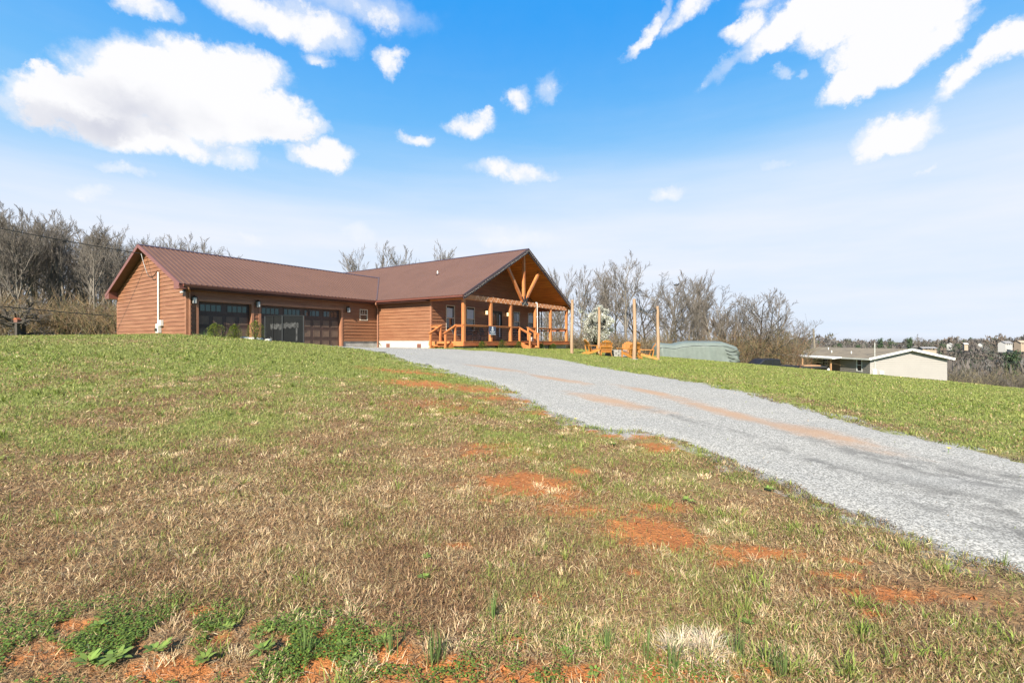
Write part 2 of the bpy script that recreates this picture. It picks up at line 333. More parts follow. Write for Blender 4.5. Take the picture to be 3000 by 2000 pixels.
def masks(X, Y):
    d2 = 1e-9; a = 0.
    sg = .35 + .09 * np.hypot(X, Y)
    for gx, gy, gv in GP:
        w_ = np.exp(-((X - gx) ** 2 + (Y - gy) ** 2) / (2 * sg ** 2)) + 1e-6 / (1 + (X - gx) ** 2 + (Y - gy) ** 2)
        a = a + gv * w_; d2 = d2 + w_
    g = a / d2
    g = g + (fbm(X * 1.7, Y * 1.7, 31) - .5) * .9 * (1 - np.abs(g - .5)) * .9 + (fbm(X * .35, Y * .35, 37, 3) - .5) * .6
    dirt = np.zeros_like(X) + 0.
    for x, y, rx, ry, k in DP:
        q = k * np.exp(-((X - x) / rx) ** 2 * .8 - ((Y - y) / ry) ** 2 * .8); dirt = np.maximum(dirt, q)
    n = .55 * fbm(X * 4.5 + Y, Y * 9, 41, 4) + .45 * fbm(X * 22, Y * 22, 44, 3)
    soft = np.clip(dirt, 0, 1) * 1.
    dirt = np.clip((dirt - .42 + (n - .5) * 2.3) * 3.2, 0, 1) * (dirt > .05)
    dirt = np.maximum(dirt, .62 * np.clip(soft * 1.3 + (fbm(X * 5, Y * 5, 43, 3) - .5), 0, 1) * (soft > .05))
    return np.clip(g, 0, 1), dirt

def build_ground():
    rr = [.3]
    while rr[-1] < 60: rr.append(rr[-1] * 1.0125)
    while rr[-1] < 9000: rr.append(rr[-1] * 1.055)
    rr = np.array(rr)
    th = np.concatenate([np.arange(-62, 62, .36), np.arange(62, 298, 3.)]) * math.pi / 180
    n, m_ = len(rr), len(th)
    Rr, T = np.meshgrid(rr, th, indexing='ij'); X = Rr * np.sin(T); Y = Rr * np.cos(T)
    Z = gz(X, Y); sdv = drv_sd(X, Y); g, dirt = masks(X, Y)
    i = np.arange(n - 1)[:, None]; j = np.arange(m_)[None]; j2 = (j + 1) % m_
    F = np.stack([(i * m_ + j), (i * m_ + j2), ((i + 1) * m_ + j2), ((i + 1) * m_ + j)], -1).reshape(-1, 4)
    V = np.stack([X, Y, Z], -1).reshape(-1, 3); V = np.vstack([V, [[0, 0, float(gz(0, 0))]]])
    c = n * m_; T3 = np.stack([np.full(m_, c), (np.arange(m_) + 1) % m_, np.arange(m_)], -1)
    woods = sstep((Rr - 75) / 30); fieldm = np.exp(-((Y - 300) / 45) ** 2) * ((X > 250) & (X < 330)) * 1.
    att = {'grn': np.append(g.ravel(), .1), 'dirt': np.append(dirt.ravel(), 0), 'grav': np.append(sdv.ravel(), 3), 'wood': np.append((woods * (1 - fieldm)).ravel(), 0)}
    me = np_mesh('ground', V, F, T3, attrs=att, smooth=True)
    o = link('ground', me, ground_mat()); tag(o, kind='structure')
    # driveway: its own sheet over the same cells
    inside = (sdv < .06) & (Rr < 60)
    ok = inside[:-1, :] & inside[1:, :]; ok = ok & np.roll(ok, -1, 1); Fd = F[ok.ravel()]
    used = np.unique(Fd); mp = np.zeros(len(V), np.int64); mp[used] = np.arange(len(used))
    Vd = V[used].copy(); s_ = sdv.ravel()[used]; Vd[:, 2] += .004 + .022 * sstep(-s_ / .25)
    me = np_mesh('gravel_driveway', Vd, mp[Fd], attrs={'sd': s_}, smooth=True)
    o = link('gravel_driveway', me, gravel_mat()); tag(o, kind='structure')

def ground_mat():
    m = bpy.data.materials.new('ground'); m.use_nodes = True; g = N(m.node_tree); b = g.n['Principled BSDF']
    tc = g.new('ShaderNodeTexCoord'); P = tc.outputs['Object']
    A = lambda n: g.new('ShaderNodeAttribute', attribute_name=n).outputs['Fac']
    grn, dirt, grav, wood = A('grn'), A('dirt'), A('grav'), A('wood')
    n1 = g.noise(P, 2.2, 6, .65); n2 = g.noise(P, 38, 3, .7); n3 = g.noise(P, .5, 3, .5); n4 = g.noise(P, 120, 2, .6)
    th = g.mix(g.ss(n2, .3, .7), (.11, .06, .03), (.28, .18, .09)); th = g.mix(g.ss(n1, .4, .75), th, (.21, .15, .085))
    gr = g.mix(g.ss(n2, .3, .7), (.10, .12, .03), (.25, .265, .075)); gr = g.mix(g.ss(n1, .5, .8), gr, (.31, .28, .12))
    gf = g.ss(g.m('ADD', grn, g.m('MULTIPLY', g.m('SUBTRACT', n1, .5), .6)), .3, .7)
    c = g.mix(gf, th, gr)
    dr = g.mix(g.ss(n1, .35, .7), (.38, .145, .045), (.27, .095, .034)); dr = g.mix(g.ss(n4, .6, .75), dr, (.42, .24, .13)); dr = g.mix(g.ss(g.noise(P, 19, 5, .7), .56, .7), dr, (.14, .06, .03))
    under = g.ss(g.noise(P, 5, 4, .6), .55, .75)
    c = g.mix(g.m('MULTIPLY', under, g.m('MULTIPLY', g.m('SUBTRACT', 1., grn, clamp=True), .35)), c, dr)
    c = g.mix(g.m('ADD', dirt, g.m('MULTIPLY', g.m('SUBTRACT', n2, .5), .5), clamp=True), c, dr)
    gv = g.mix(g.ss(n4, .35, .65), (.22, .21, .19), (.40, .39, .37))
    gm = g.m('ADD', grav, g.m('MULTIPLY', g.m('SUBTRACT', g.noise(P, 2.3, 6, .7), .5), 2.2))
    c = g.mix(g.ss(gm, .35, .0), c, gv)
    wd = g.mix(g.ss(g.noise(P, .05, 5, .7), .4, .6), (.105, .085, .06), (.08, .085, .045))
    c = g.mix(wood, c, wd)
    g.l.new(c, b.inputs['Base Color']); b.inputs['Roughness'].default_value = .95; b.inputs['Specular IOR Level'].default_value = .15
    bn = g.new('ShaderNodeBump'); bn.inputs['Strength'].default_value = .8; bn.inputs['Distance'].default_value = .025
    g.l.new(g.m('ADD', n2, g.m('MULTIPLY', g.noise(P, 11, 4, .7), 1.6)), bn.inputs['Height']); g.l.new(bn.outputs[0], b.inputs['Normal'])
    return m

def gravel_mat():
    m = bpy.data.materials.new('gravel'); m.use_nodes = True; g = N(m.node_tree); b = g.n['Principled BSDF']
    tc = g.new('ShaderNodeTexCoord'); P = tc.outputs['Object']
    v = g.new('ShaderNodeTexVoronoi', feature='F1'); v.inputs['Scale'].default_value = 80; g.l.new(P, v.inputs['Vector'])
    v2 = g.new('ShaderNodeTexVoronoi', feature='F1'); v2.inputs['Scale'].default_value = 17; g.l.new(P, v2.inputs['Vector'])
    sp = g.new('ShaderNodeSeparateColor'); g.l.new(v.outputs['Color'], sp.inputs[0])
    sp2 = g.new('ShaderNodeSeparateColor'); g.l.new(v2.outputs['Color'], sp2.inputs[0])
    c = g.mix(g.ss(sp.outputs[0], .1, .9), (.17, .165, .152), (.43, .41, .378))
    c = g.mix(g.ss(v.outputs['Distance'], .6, .95), c, (.17, .16, .14))
    n = g.noise(P, .8, 5, .6); n2 = g.noise(P, 3.5, 5, .65)
    c = g.mix(g.m('MULTIPLY', g.ss(n, .45, .72), .35), c, (.25, .24, .22))
    # worn clay showing through along the wheel track, and darker damp fines nearer the road
    def blob(x, y, rx, ry, rot):
        q = g.mapping(P, loc=(0, 0, 0)); d = g.vm('SUBTRACT', q, (x, y, 0)); q = g.mapping(d, rot=(0, 0, -rot), sc_=(1, 1, 0))
        q = g.mapping(q, sc_=(1 / rx, 1 / ry, 0)); ln = g.new('ShaderNodeVectorMath', operation='LENGTH'); g.l.new(q, ln.inputs[0])
        return g.ss(g.m('ADD', ln.outputs['Value'], g.m('MULTIPLY', g.m('SUBTRACT', n2, .5), 1.6)), 1.2, .1)
    t = 0.
    for bl in ((2.0, 9.2, 1.5, .4, 2.2), (3.9, 8.3, 2.4, .34, 1.9), (4.5, 6.9, 1.2, .45, 1.9), (1.2, 12.5, 1.4, .35, 2.3), (3.2, 10.6, 1.5, .3, 2.0), (-.6, 14.5, 1.5, .4, 2.4)):
        t = g.m('MAXIMUM', t, blob(*bl))
    c = g.mix(g.m('MULTIPLY', t, .75), c, (.34, .205, .12))
    t = 0.
    for bl in ((4.5, 5.6, 1.9, .3, 1.9), (3.6, 5.4, 1.4, .22, 1.9), (4.3, 4.1, 1.6, .35, 1.95), (5.6, 4.8, 1.5, .3, 2), (3.0, 7.4, 1.8, .2, 2.0), (5.1, 3.6, 1.5, .3, 2), (4.9, 5.0, 1.8, .5, 1.95), (3.9, 3.6, 1.2, .3, 2)):
        t = g.m('MAXIMUM', t, blob(*bl))
    c = g.mix(g.m('MULTIPLY', g.m('MULTIPLY', t, .8), g.ss(n2, .38, .6)), c, (.10, .095, .088))
    wk = g.new('ShaderNodeTexVoronoi', feature='F1'); wk.inputs['Scale'].default_value = 5; g.l.new(P, wk.inputs['Vector'])
    g.l.new(c, b.inputs['Base Color']); b.inputs['Roughness'].default_value = .95; b.inputs['Specular IOR Level'].default_value = .2
    bn = g.new('ShaderNodeBump'); bn.inputs['Strength'].default_value = .6; bn.inputs['Distance'].default_value = .006
    h = g.m('SUBTRACT', 1., v.outputs['Distance'])
    g.l.new(h, bn.inputs['Height']); g.l.new(bn.outputs[0], b.inputs['Normal'])
    return m
build_ground()

# ------------------------------------------------------------ blades of grass
def jitter(c, n, k=.25):
    c = np.array(c, float)[None] * (1 + rng.uniform(-k, k, (n, 1))) * (1 + rng.uniform(-.08, .08, (n, 3))); return np.clip(c, 0, 1)
def blade_geo(P, h, w, az, lean, curl, col):
    n = len(P)
    d1 = np.stack([np.cos(az) * np.sin(lean), np.sin(az) * np.sin(lean), np.cos(lean)], -1)
    l2 = lean + curl; a2 = az + rng.uniform(-.5, .5, n)
    d2 = np.stack([np.cos(a2) * np.sin(l2), np.sin(a2) * np.sin(l2), np.cos(l2)], -1)
    pa = az + math.pi / 2 + rng.uniform(-.9, .9, n)
    pp = np.stack([np.cos(pa), np.sin(pa), rng.uniform(-.3, .3, n)], -1) * (w / 2)[:, None]
    mid = P + d1 * (h * .55)[:, None]; tip = mid + d2 * (h * .45)[:, None]
    tip[:, 2] = np.maximum(tip[:, 2], P[:, 2] + .003)
    V = np.stack([P - pp, P + pp, mid - pp * .8, mid + pp * .8, tip], 1).reshape(-1, 3)
    k = np.arange(n)[:, None] * 5
    return V, np.hstack([k, k + 1, k + 3, k + 2]), np.hstack([k + 2, k + 3, k + 4]), np.repeat(col, 5, 0)
def join(parts):
    V, F4, F3, Cc, o = [], [], [], [], 0
    for v, f4, f3, c in parts:
        V.append(v); Cc.append(c); F4.append(f4 + o); F3.append(f3 + o); o += len(v)
    return np.vstack(V), np.vstack(F4), np.vstack(F3), np.vstack(Cc)

HX, HY, HA = -2.796, 27.0, R(90 - 34.048)     # house frame: origin under the near corner of the porch roof
UU = np.array([math.cos(HA), math.sin(HA)]); VV = np.array([-math.sin(HA), math.cos(HA)])
def to_uv(X, Y):
    dx = X - HX; dy = Y - HY; return dx * UU[0] + dy * UU[1], dx * VV[0] + dy * VV[1]
def uv_w(u, v): return (HX + UU[0] * u + VV[0] * v, HY + UU[1] * u + VV[1] * v)
def in_house(X, Y):
    u, v = to_uv(X, Y)
    return ((u > .4) & (u < 14) & (v > .3) & (v < 21)) | ((u > -11.1) & (u < 1) & (v > 8.1) & (v < 17.8))

GREENS = [(.17, .215, .04), (.22, .255, .055), (.31, .32, .095), (.10, .145, .03)]
DRYS = [(.52, .385, .21), (.39, .26, .135), (.25, .145, .072), (.12, .065, .034), (.62, .49, .30)]
def lawn():
    N0 = 980000
    r0, r1 = 1.75, 48
    # density falls off so that the blades stay about evenly spread over the view
    p = 2 - 1.92
    q = rng.uniform(0, 1, N0); rn = np.where(q < .16, np.sqrt(rng.uniform(r0 ** 2, 3.5 ** 2, N0)), (3.5 ** p + rng.uniform(0, 1, N0) * (r1 ** p - 3.5 ** p)) ** (1 / p))
    t = rng.uniform(-57, 57, N0) * math.pi / 180
    X = rn * np.sin(t); Y = rn * np.cos(t)
    sd_ = drv_sd(X, Y); g, dirt = masks(X, Y); n1 = fbm(X * 6, Y * 6, 51, 3)
    keep = ((sd_ > .0) | (rng.uniform(0, 1, N0) < .010 * (sd_ > -1.2))) & ~in_house(X, Y) & (rng.uniform(0, 1, N0) > dirt * .93)
    keep &= ~((X < -.2) & (X > -2.6) & (Y < 2.38 + .1 * np.sin(X * 5)) & (rng.uniform(0, 1, N0) < .62))
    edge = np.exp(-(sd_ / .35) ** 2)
    keep &= rng.uniform(0, 1, N0) < np.clip(.55 + n1, 0, 1)
    keep &= ~((sd_ > 0) & (sd_ < .9) & (fbm(X * 3, Y * 3, 55, 3) > .56) & (rng.uniform(0, 1, N0) < .75))
    X, Y, g, n1, rn, sd_, edge = [a[keep] for a in (X, Y, g, n1, rn, sd_, edge)]; n = len(X)
    far = np.clip(rn / 9, 0, 1.6)
    isg = rng.uniform(0, 1, n) < np.clip(g * 1.12 + (fbm(X * 3.3, Y * 3.3, 61, 3) - .5) * 1.1, .02, .97)
    Z = gz(X, Y); P = np.stack([X, Y, Z], -1)
    w0 = np.maximum(.0027, .0008 * rn) * rng.uniform(.6, 1.5, n)
    out = []
    k = np.where(isg)[0]; m_ = len(k)
    ci = rng.choice(4, m_, p=[.4, .3, .17, .13]); col = np.zeros((m_, 3))
    for i, c in enumerate(GREENS): s_ = ci == i; col[s_] = jitter(c, s_.sum())
    yel = np.clip(fbm(X[k] * .6, Y[k] * .6, 71, 3) * 1.5 - .3, 0, 1)[:, None] * .6; col = col * (1 - yel) + np.array([[.27, .27, .09]]) * yel
    h = rng.uniform(.02, .05, m_) * (1 + .3 * far[k]) * (1 + (n1[k] - .5) * .8)
    out.append(blade_geo(P[k], h, w0[k], rng.uniform(0, 6.28, m_), rng.uniform(.1, .95, m_), rng.uniform(0, .9, m_), col))
    k = np.where(~isg)[0]; m_ = len(k)
    pat = fbm(X[k] * 2.6, Y[k] * 2.6, 81, 3)
    pr = np.clip((pat - .35) * 2.4, 0, 1)
    ci = np.where(rng.uniform(0, 1, m_) < pr * .75 + .12, rng.choice([0, 1, 4], m_, p=[.48, .4, .12]), rng.choice([1, 2, 3], m_, p=[.25, .45, .3])); col = np.zeros((m_, 3))
    for i, c in enumerate(DRYS): s_ = ci == i; col[s_] = jitter(c, s_.sum())
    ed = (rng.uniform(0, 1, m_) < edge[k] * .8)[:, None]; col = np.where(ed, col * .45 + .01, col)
    h = rng.uniform(.018, .052, m_) * (1 + .2 * far[k])
    lean = np.where(rng.uniform(0, 1, m_) < .7, rng.uniform(1.0, 1.5, m_), rng.uniform(.3, 1.1, m_))
    Pk = P[k].copy(); Pk[:, 2] += rng.uniform(0, .022, m_)
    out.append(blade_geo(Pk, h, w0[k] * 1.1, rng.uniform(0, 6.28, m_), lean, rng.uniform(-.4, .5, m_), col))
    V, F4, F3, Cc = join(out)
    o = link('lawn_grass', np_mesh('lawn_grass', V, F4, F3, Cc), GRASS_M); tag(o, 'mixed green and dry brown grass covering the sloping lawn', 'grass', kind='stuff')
GRASS_M = attr_mat('grass_blades', .6, .3)
lawn()

def tufts():
    """tall green clumps, pale dry clumps, long blades along the garage bed and at the foot of walls"""
    out = []
    def clump(x, y, n, h, sp, col, lean=(.1, .8), w=.004, curl=(.1, 1.)):
        if in_house(np.array(x), np.array(y)): return
        rr = np.abs(rng.normal(0, sp, n)); a = rng.uniform(0, 6.28, n); X = x + rr * np.cos(a); Y = y + rr * np.sin(a)
        P = np.stack([X, Y, gz(X, Y)], -1); c = jitter(col, n, .3)
        out.append(blade_geo(P, rng.uniform(.5, 1.1, n) * h, np.full(n, w) * rng.uniform(.7, 1.4, n), a + rng.normal(0, .5, n), rng.uniform(*lean, n) * (.4 + .6 * np.clip(rr / sp, 0, 1.2)), rng.uniform(*curl, n), c))
    spots = []
    while len(spots) < 520:
        r = 1.9 + 15 * rng.uniform() ** 1.7; t = rng.uniform(-.95, .95); x, y = r * math.sin(t), r * math.cos(t)
        g, d = masks(np.array([x]), np.array([y])); s_ = drv_sd(np.array([x]), np.array([y]))[0]
        near_edge = .02 < s_ < .35
        if s_ > .03 and rng.uniform() < (g[0] * .9 + .06 + .5 * near_edge) and d[0] < .5: spots.append((x, y, r))
    for x, y, r in spots:
        c = GREENS[rng.choice([0, 1, 2], p=[.4, .4, .2])]
        clump(x, y, int(rng.integers(14, 34)), rng.uniform(.06, .13), rng.uniform(.02, .05), c, (.2, 1.1), w=max(.004, .0009 * r))
    for x, y in [(1.9, 3.75), (1.62, 3.9), (2.25, 3.55), (1.25, 4.05), (.95, 4.35), (2.55, 3.25), (2.75, 3.0), (1.4, 2.75), (1.55, 2.6), (1.3, 2.45), (1.75, 2.3), (1.9, 2.15), (2.2, 2.4), (2.4, 2.2), (1.5, 2.12), (2.0, 2.55), (.9, 7.1), (1.3, 6.9), (1.5, 6.75), (.4, 5.4), (1.15, 2.1)]:
        for _ in range(3): clump(x + rng.normal(0, .07), y + rng.normal(0, .06), 20, .105, .04, GREENS[rng.choice([0, 1])], (.25, 1.15), w=.005)
    for _ in range(170):       # bleached clumps
        r = 2.1 + 9 * rng.uniform() ** 1.4; t = rng.uniform(-.8, .55); x, y = r * math.sin(t), r * math.cos(t)
        if drv_sd(np.array([x]), np.array([y]))[0] < .15: continue
        for k in range(2): clump(x + rng.normal(0, .06), y + rng.normal(0, .04), 34, .07, .045, (.66, .50, .30), (.5, 1.35), w=max(.0032, .0009 * r))
    for k in range(7): clump(.87 + rng.normal(0, .05), 2.2 + rng.normal(0, .03), 70, .12, .04, (.58, .48, .34), (.3, 1.25), w=.004)
    for (x, y) in [(-.56, 2.15), (-.36, 2.08), (-.33, 2.12), (-.95, 2.12), (.45, 2.2), (.62, 2.12), (.72, 2.05), (1.05, 2.16), (1.2, 2.05), (-.1, 2.4)]:
        clump(x, y, 26, .17, .018, (.13, .185, .055), (.0, .35), w=.0035, curl=(0, .25))
    for _ in range(90):       # long grass in the garage bed
        u = rng.uniform(-11.2, -8.0); v = rng.uniform(5.4, 7.6); x, y = uv_w(u, v)
        clump(x, y, 22, rng.uniform(.25, .5), .09, [(.09, .15, .05), (.13, .19, .06), (.3, .26, .14)][rng.choice(3, p=[.5, .35, .15])], (.05, .6), w=.014)
    for _ in range(60):
        u = rng.uniform(-11.3, -11.15); v = rng.uniform(8, 17.6); x, y = uv_w(u, v); clump(x, y, 14, .16, .08, GREENS[1], (.05, .7), w=.014)
    V, F4, F3, Cc = join(out)
    o = link('grass_tufts', np_mesh('grass_tufts', V, F4, F3, Cc), GRASS_M); tag(o, 'taller green and bleached clumps standing out of the lawn', 'grass', kind='stuff')
tufts()

def leaf_geo(P, L, W, az, pitch, col):
    """an oval leaf of two bent quads and a tip"""
    n = len(P); d = np.stack([np.cos(az) * np.cos(pitch), np.sin(az) * np.cos(pitch), np.sin(pitch)], -1)
    s_ = np.stack([-np.sin(az), np.cos(az), np.zeros(n)], -1)
    L = L[:, None]; W = W[:, None]; dn = np.array([[0, 0, -1.]])
    A = P; b1 = P + d * L * .35 - s_ * W * .5; b2 = P + d * L * .35 + s_ * W * .5
    c1 = P + d * L * .75 - s_ * W * .4 + dn * L * .05; c2 = P + d * L * .75 + s_ * W * .4 + dn * L * .05; t = P + d * L + dn * L * .15
    V = np.stack([A, b1, b2, c1, c2, t], 1).reshape(-1, 3); k = np.arange(n)[:, None] * 6
    return V, np.hstack([k + 1, k + 3, k + 4, k + 2]), np.vstack([np.hstack([k, k + 1, k + 2]), np.hstack([k + 3, k + 5, k + 4])]), np.repeat(col, 6, 0)
def weeds():
    out = []
    ctr = [(-1.55, 2.22, .5, .15, 11000), (-1.95, 2.12, .4, .14, 7500), (-1.0, 2.15, .3, .12, 5600), (-1.25, 2.0, .35, .08, 2200), (-.42, 2.12, .14, .1, 1500), (.35, 2.15, .35, .1, 1500), (.05, 2.0, .35, .06, 1400), (.9, 2.05, .3, .08, 900), (-2.3, 2.35, .4, .15, 1800), (1.35, 2.3, .09, .05, 350),
           (.62, 7.3, .45, .3, 1900), (1.05, 6.9, .3, .15, 1200), (2.15, 5.3, .18, .3, 900), (2.35, 4.7, .12, .3, 700), (2.6, 4.1, .1, .3, 500), (-1, 8.3, .4, .2, 500), (6.9, 7.2, .25, .6, 1400), (6.6, 8.6, .3, .6, 1100)]
    for x, y, sx, sy, n in ctr:
        X = rng.normal(x, sx, n); Y = rng.normal(y, sy, n); k = (drv_sd(X, Y) > 0) & (fbm(X * 6, Y * 6, 91, 3) > .47); X, Y = X[k], Y[k]; n = len(X)
        r = np.hypot(X, Y); s_ = np.maximum(.011, .0022 * r)
        P = np.stack([X, Y, gz(X, Y) + rng.uniform(.004, .035, n)], -1)
        c = jitter((.115, .175, .03), n, .45); 
        out.append(leaf_geo(P, s_ * rng.uniform(.7, 1.5, n), s_ * rng.uniform(.5, .9, n), rng.uniform(0, 6.28, n), rng.uniform(-.2, .7, n), c))
    def rosette(x, y, n, L, col):
        z = float(gz(x, y)); a = rng.uniform(0, 6.28) + np.arange(n) * 2.4; P = np.tile([[x, y, z + .03]], (n, 1))
        P[:, :2] += np.stack([np.cos(a), np.sin(a)], -1) * .008
        L_ = L * .58 if math.hypot(x, y) < 3.5 else L; out.append(leaf_geo(P, L_ * rng.uniform(.6, 1.1, n), L_ * .38 * rng.uniform(.7, 1.2, n), a, rng.uniform(.12, .7, n), jitter(col, n, .2)))
    for x, y, L in [(-1.12, 2.13, .085), (-1.2, 2.2, .06), (-1.75, 2.06, .11), (-1.85, 2.02, .1), (-1.62, 2.1, .1), (-2.0, 2.26, .07), (-.78, 2.17, .05), (-.72, 2.06, .055), (-1.4, 2.24, .06), (-.62, 2.2, .05), (.35, 2.0, .05), (-.55, 3.0, .05), (-.53, 2.75, .055), (.25, 2.12, .05), (1.3, 6.0, .055), (2.45, 4.4, .05), (1.55, 4.1, .045), (-1.35,2.05,.08), (1.2, 2.4, .05)]:
        for _ in range(2): rosette(x + rng.normal(0, .012), y + rng.normal(0, .012), 9, L, (.17, .235, .05))
    V, F4, F3, Cc = join(out)
    o = link('weeds', np_mesh('weeds', V, F4, F3, Cc), attr_mat('weed_leaves', .55, .25)); tag(o, 'low broad-leaved green weeds spreading over red clay', 'weeds', kind='stuff')
    # small yellow dandelion heads
    for x, y, lab in [(.98, 7.22, 'yellow dandelion flower in the weeds beside the gravel edge'), (5.6, 5.95, 'tiny yellow flower at the far side of the gravel drive')]:
        t = empty('dandelion', (x, y, float(gz(x, y)))); tag(t, lab, 'flower')
        B().tube([(0, 0, 0), (.005, 0, .05), (.012, 0, .09)], .003, 5).build('stem', M['leafgreen'], t)
        b = B()
        for i in range(16):
            a = i * .3927; r_ = .028 if i % 2 else .018
            b.add([(.012, 0, .088), (.012 + r_ * math.cos(a - .2), r_ * math.sin(a - .2), .098), (.012 + r_ * math.cos(a + .2), r_ * math.sin(a + .2), .098)], [(0, 1, 2)])
        b.build('petals', M['yellow'], t)

def clay_and_stones():
    """crumbs of red clay and loose gravel"""
    def rocks(name, X, Y, s_, col, lab, cat, m_):
        n = len(X); base = np.array([(1, 0, -.2), (-.4, .9, -.2), (-.5, -.8, -.2), (.1, .1, .75), (-.9, 0, .2), (.6, .5, .35)]); F = np.array([(0, 1, 3), (1, 4, 3), (4, 2, 3), (2, 0, 3), (0, 5, 1), (5, 3, 1), (0, 3, 5)])
        a = rng.uniform(0, 6.28, n); ca, sa = np.cos(a), np.sin(a); q = rng.uniform(.6, 1.2, (n, 3)) * s_[:, None]
        V = base[None] * q[:, None]; Vx = V[..., 0] * ca[:, None] - V[..., 1] * sa[:, None]; Vy = V[..., 0] * sa[:, None] + V[..., 1] * ca[:, None]
        Z = gz(X, Y); V = np.stack([Vx + X[:, None], Vy + Y[:, None], V[..., 2] * .8 + Z[:, None] + s_[:, None] * .2], -1).reshape(-1, 3)
        F3 = (F[None] + (np.arange(n) * 6)[:, None, None]).reshape(-1, 3)
        o = link(name, np_mesh(name, V, None, F3, np.repeat(col, 6, 0)), m_); tag(o, lab, cat, kind='stuff')
    m_ = attr_mat('stones', .9, 0)
    n = 60000; r = (1.9 + 9 * rng.uniform(0, 1, n) ** 1.5); t = rng.uniform(-1, 1.05, n); X, Y = r * np.sin(t), r * np.cos(t)
    s_ = drv_sd(X, Y); k = ((s_ < 0) & (s_ > -4)) | ((s_ < .5) & (s_ > 0) & (rng.uniform(0, 1, n) < .25 * (1 - s_ / .5))); X, Y, r = X[k], Y[k], r[k]; n = len(X)
    sz = np.clip(rng.lognormal(-5.4, .35, n), .0025, .010) * np.clip(r / 5, .8, 1.4); g = rng.uniform(.12, .46, (n, 1)) * np.array([[1, .99, .97]])
    rocks('loose_gravel', X, Y, sz, g, 'loose grey and white stones scattered over the gravel drive', 'gravel', m_)
    n = 26000; r = 1.8 + 4.5 * rng.uniform(0, 1, n) ** 1.3; t = rng.uniform(-1, 1, n); X, Y = r * np.sin(t), r * np.cos(t); _, d = masks(X, Y)
    k = (d > .4) & (fbm(X * 9, Y * 9, 101, 3) > .42) & (drv_sd(X, Y) > .05); X, Y = X[k], Y[k]; n = len(X)
    sz = np.clip(rng.lognormal(-5.3, .5, n), .002, .02); c = jitter((.38, .13, .04), n, .3)
    rocks('clay_crumbs', X, Y, sz, c, 'crumbs of orange clay on the bare patches', 'clay', m_)

# ------------------------------------------------------------ materials
M = {}
M['siding'] = mat('stained_siding', (.24, .110, .055), .55, var=.22, scale=1.3, stretch=(.5, .5, 6), col2=(.175, .068, .031), bump=.15)
M['trim'] = mat('brown_trim', (.30, .135, .075), .5, var=.2, scale=2)
M['roof'] = mat('brown_metal_roof', (.124, .066, .047), .58, metal=0., spec=.2, var=.12, scale=.4)
M['ridge'] = mat('dark_roof_trim', (.07, .035, .03), .4, spec=.6, var=.1)
M['fascia'] = mat('brown_metal_fascia', (.17, .06, .045), .4, spec=.6, var=.12)
M['fasciad'] = mat('dark_brown_fascia', (.055, .03, .03), .4, spec=.6, var=.12)
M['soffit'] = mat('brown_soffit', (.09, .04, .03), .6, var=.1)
M['ceil'] = mat('pine_ceiling', (.56, .22, .05), .5, scale=1.2, stretch=(6, .6, 6), col2=(.34, .115, .026))
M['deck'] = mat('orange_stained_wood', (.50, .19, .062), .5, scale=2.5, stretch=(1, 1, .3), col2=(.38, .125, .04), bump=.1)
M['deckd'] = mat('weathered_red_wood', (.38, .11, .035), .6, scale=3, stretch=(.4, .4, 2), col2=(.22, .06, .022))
M['gdoor'] = mat('garage_door_brown', (.062, .037, .03), .45, scale=3, stretch=(3, 3, .4), var=.25)
M['gpanel'] = mat('garage_door_bead', (.13, .085, .062), .5, var=.2, scale=5)
M['black'] = mat('black_metal', (.012, .012, .013), .4, var=.3)
M['blackg'] = mat('black_gloss', (.01, .01, .011), .12, spec=.7, var=.3)
M['glass'] = mat('window_glass', (.014, .017, .02), .06, spec=1., var=.3)
M['blind'] = mat('pale_blue_curtain', (.5, .6, .76), .5, var=.25, scale=6, stretch=(14, 14, .3))
M['glassw'] = mat('frosted_lamp_glass', (.5, .5, .48), .2, var=.3, scale=10)
M['lampon'] = mat('lit_lamp_glass', (.5, .4, .25), .3, emis=(1, .72, .38, 1.1))
M['whiteb'] = mat('warm_white_bulb', (.9, .85, .75), .4, emis=(1, .9, .7, .25))
M['winframe'] = mat('tan_window_frame', (.52, .45, .36), .5, var=.1)
M['white'] = mat('white_paint', (.62, .61, .58), .5, var=.12)
M['whitegrey'] = mat('grey_utility_box', (.60, .60, .56), .5, var=.2, scale=6)
M['block'] = mat('painted_block', (.46, .43, .37), .8, var=.15, scale=1.5, bump=.2)
M['blockg'] = mat('grey_block', (.40, .385, .36), .85, var=.35, scale=2, bump=.3)
M['iron'] = mat('cast_iron_vent', (.19, .08, .055), .6, var=.2)
M['cable'] = mat('steel_cable', (.45, .45, .46), .35, metal=.8, var=.2)
M['navy'] = mat('navy_sign', (.055, .075, .13), .4, var=.15)
M['signw'] = mat('sign_white', (.8, .82, .85), .5, var=.05)
M['darkfab'] = mat('dark_furniture', (.02, .021, .028), .6, var=.3)
M['pole'] = mat('debarked_pole', (.36, .235, .145), .75, scale=2.5, stretch=(1, 1, .15), col2=(.25, .155, .09), bump=.3)
M['adir'] = mat('honey_wood', (.44, .20, .05), .42, scale=3, stretch=(3, 3, .5), col2=(.40, .16, .03))
M['adird'] = mat('wood_slats_back', (.36, .15, .032), .45, scale=3, stretch=(3, 3, .5), col2=(.33, .12, .02))
M['tarp'] = mat('sage_tarp', (.135, .158, .142), .55, var=.18, scale=.8, stretch=(1, 1, 1), bump=.2, bscale=3)
M['car'] = mat('dark_car_paint', (.010, .010, .016), .3, spec=.8, var=.2)
M['rubber'] = mat('rubber', (.02, .02, .02), .8, var=.2)
M['vinyl'] = mat('beige_vinyl', (.30, .278, .258), .5, var=.06, scale=.8)
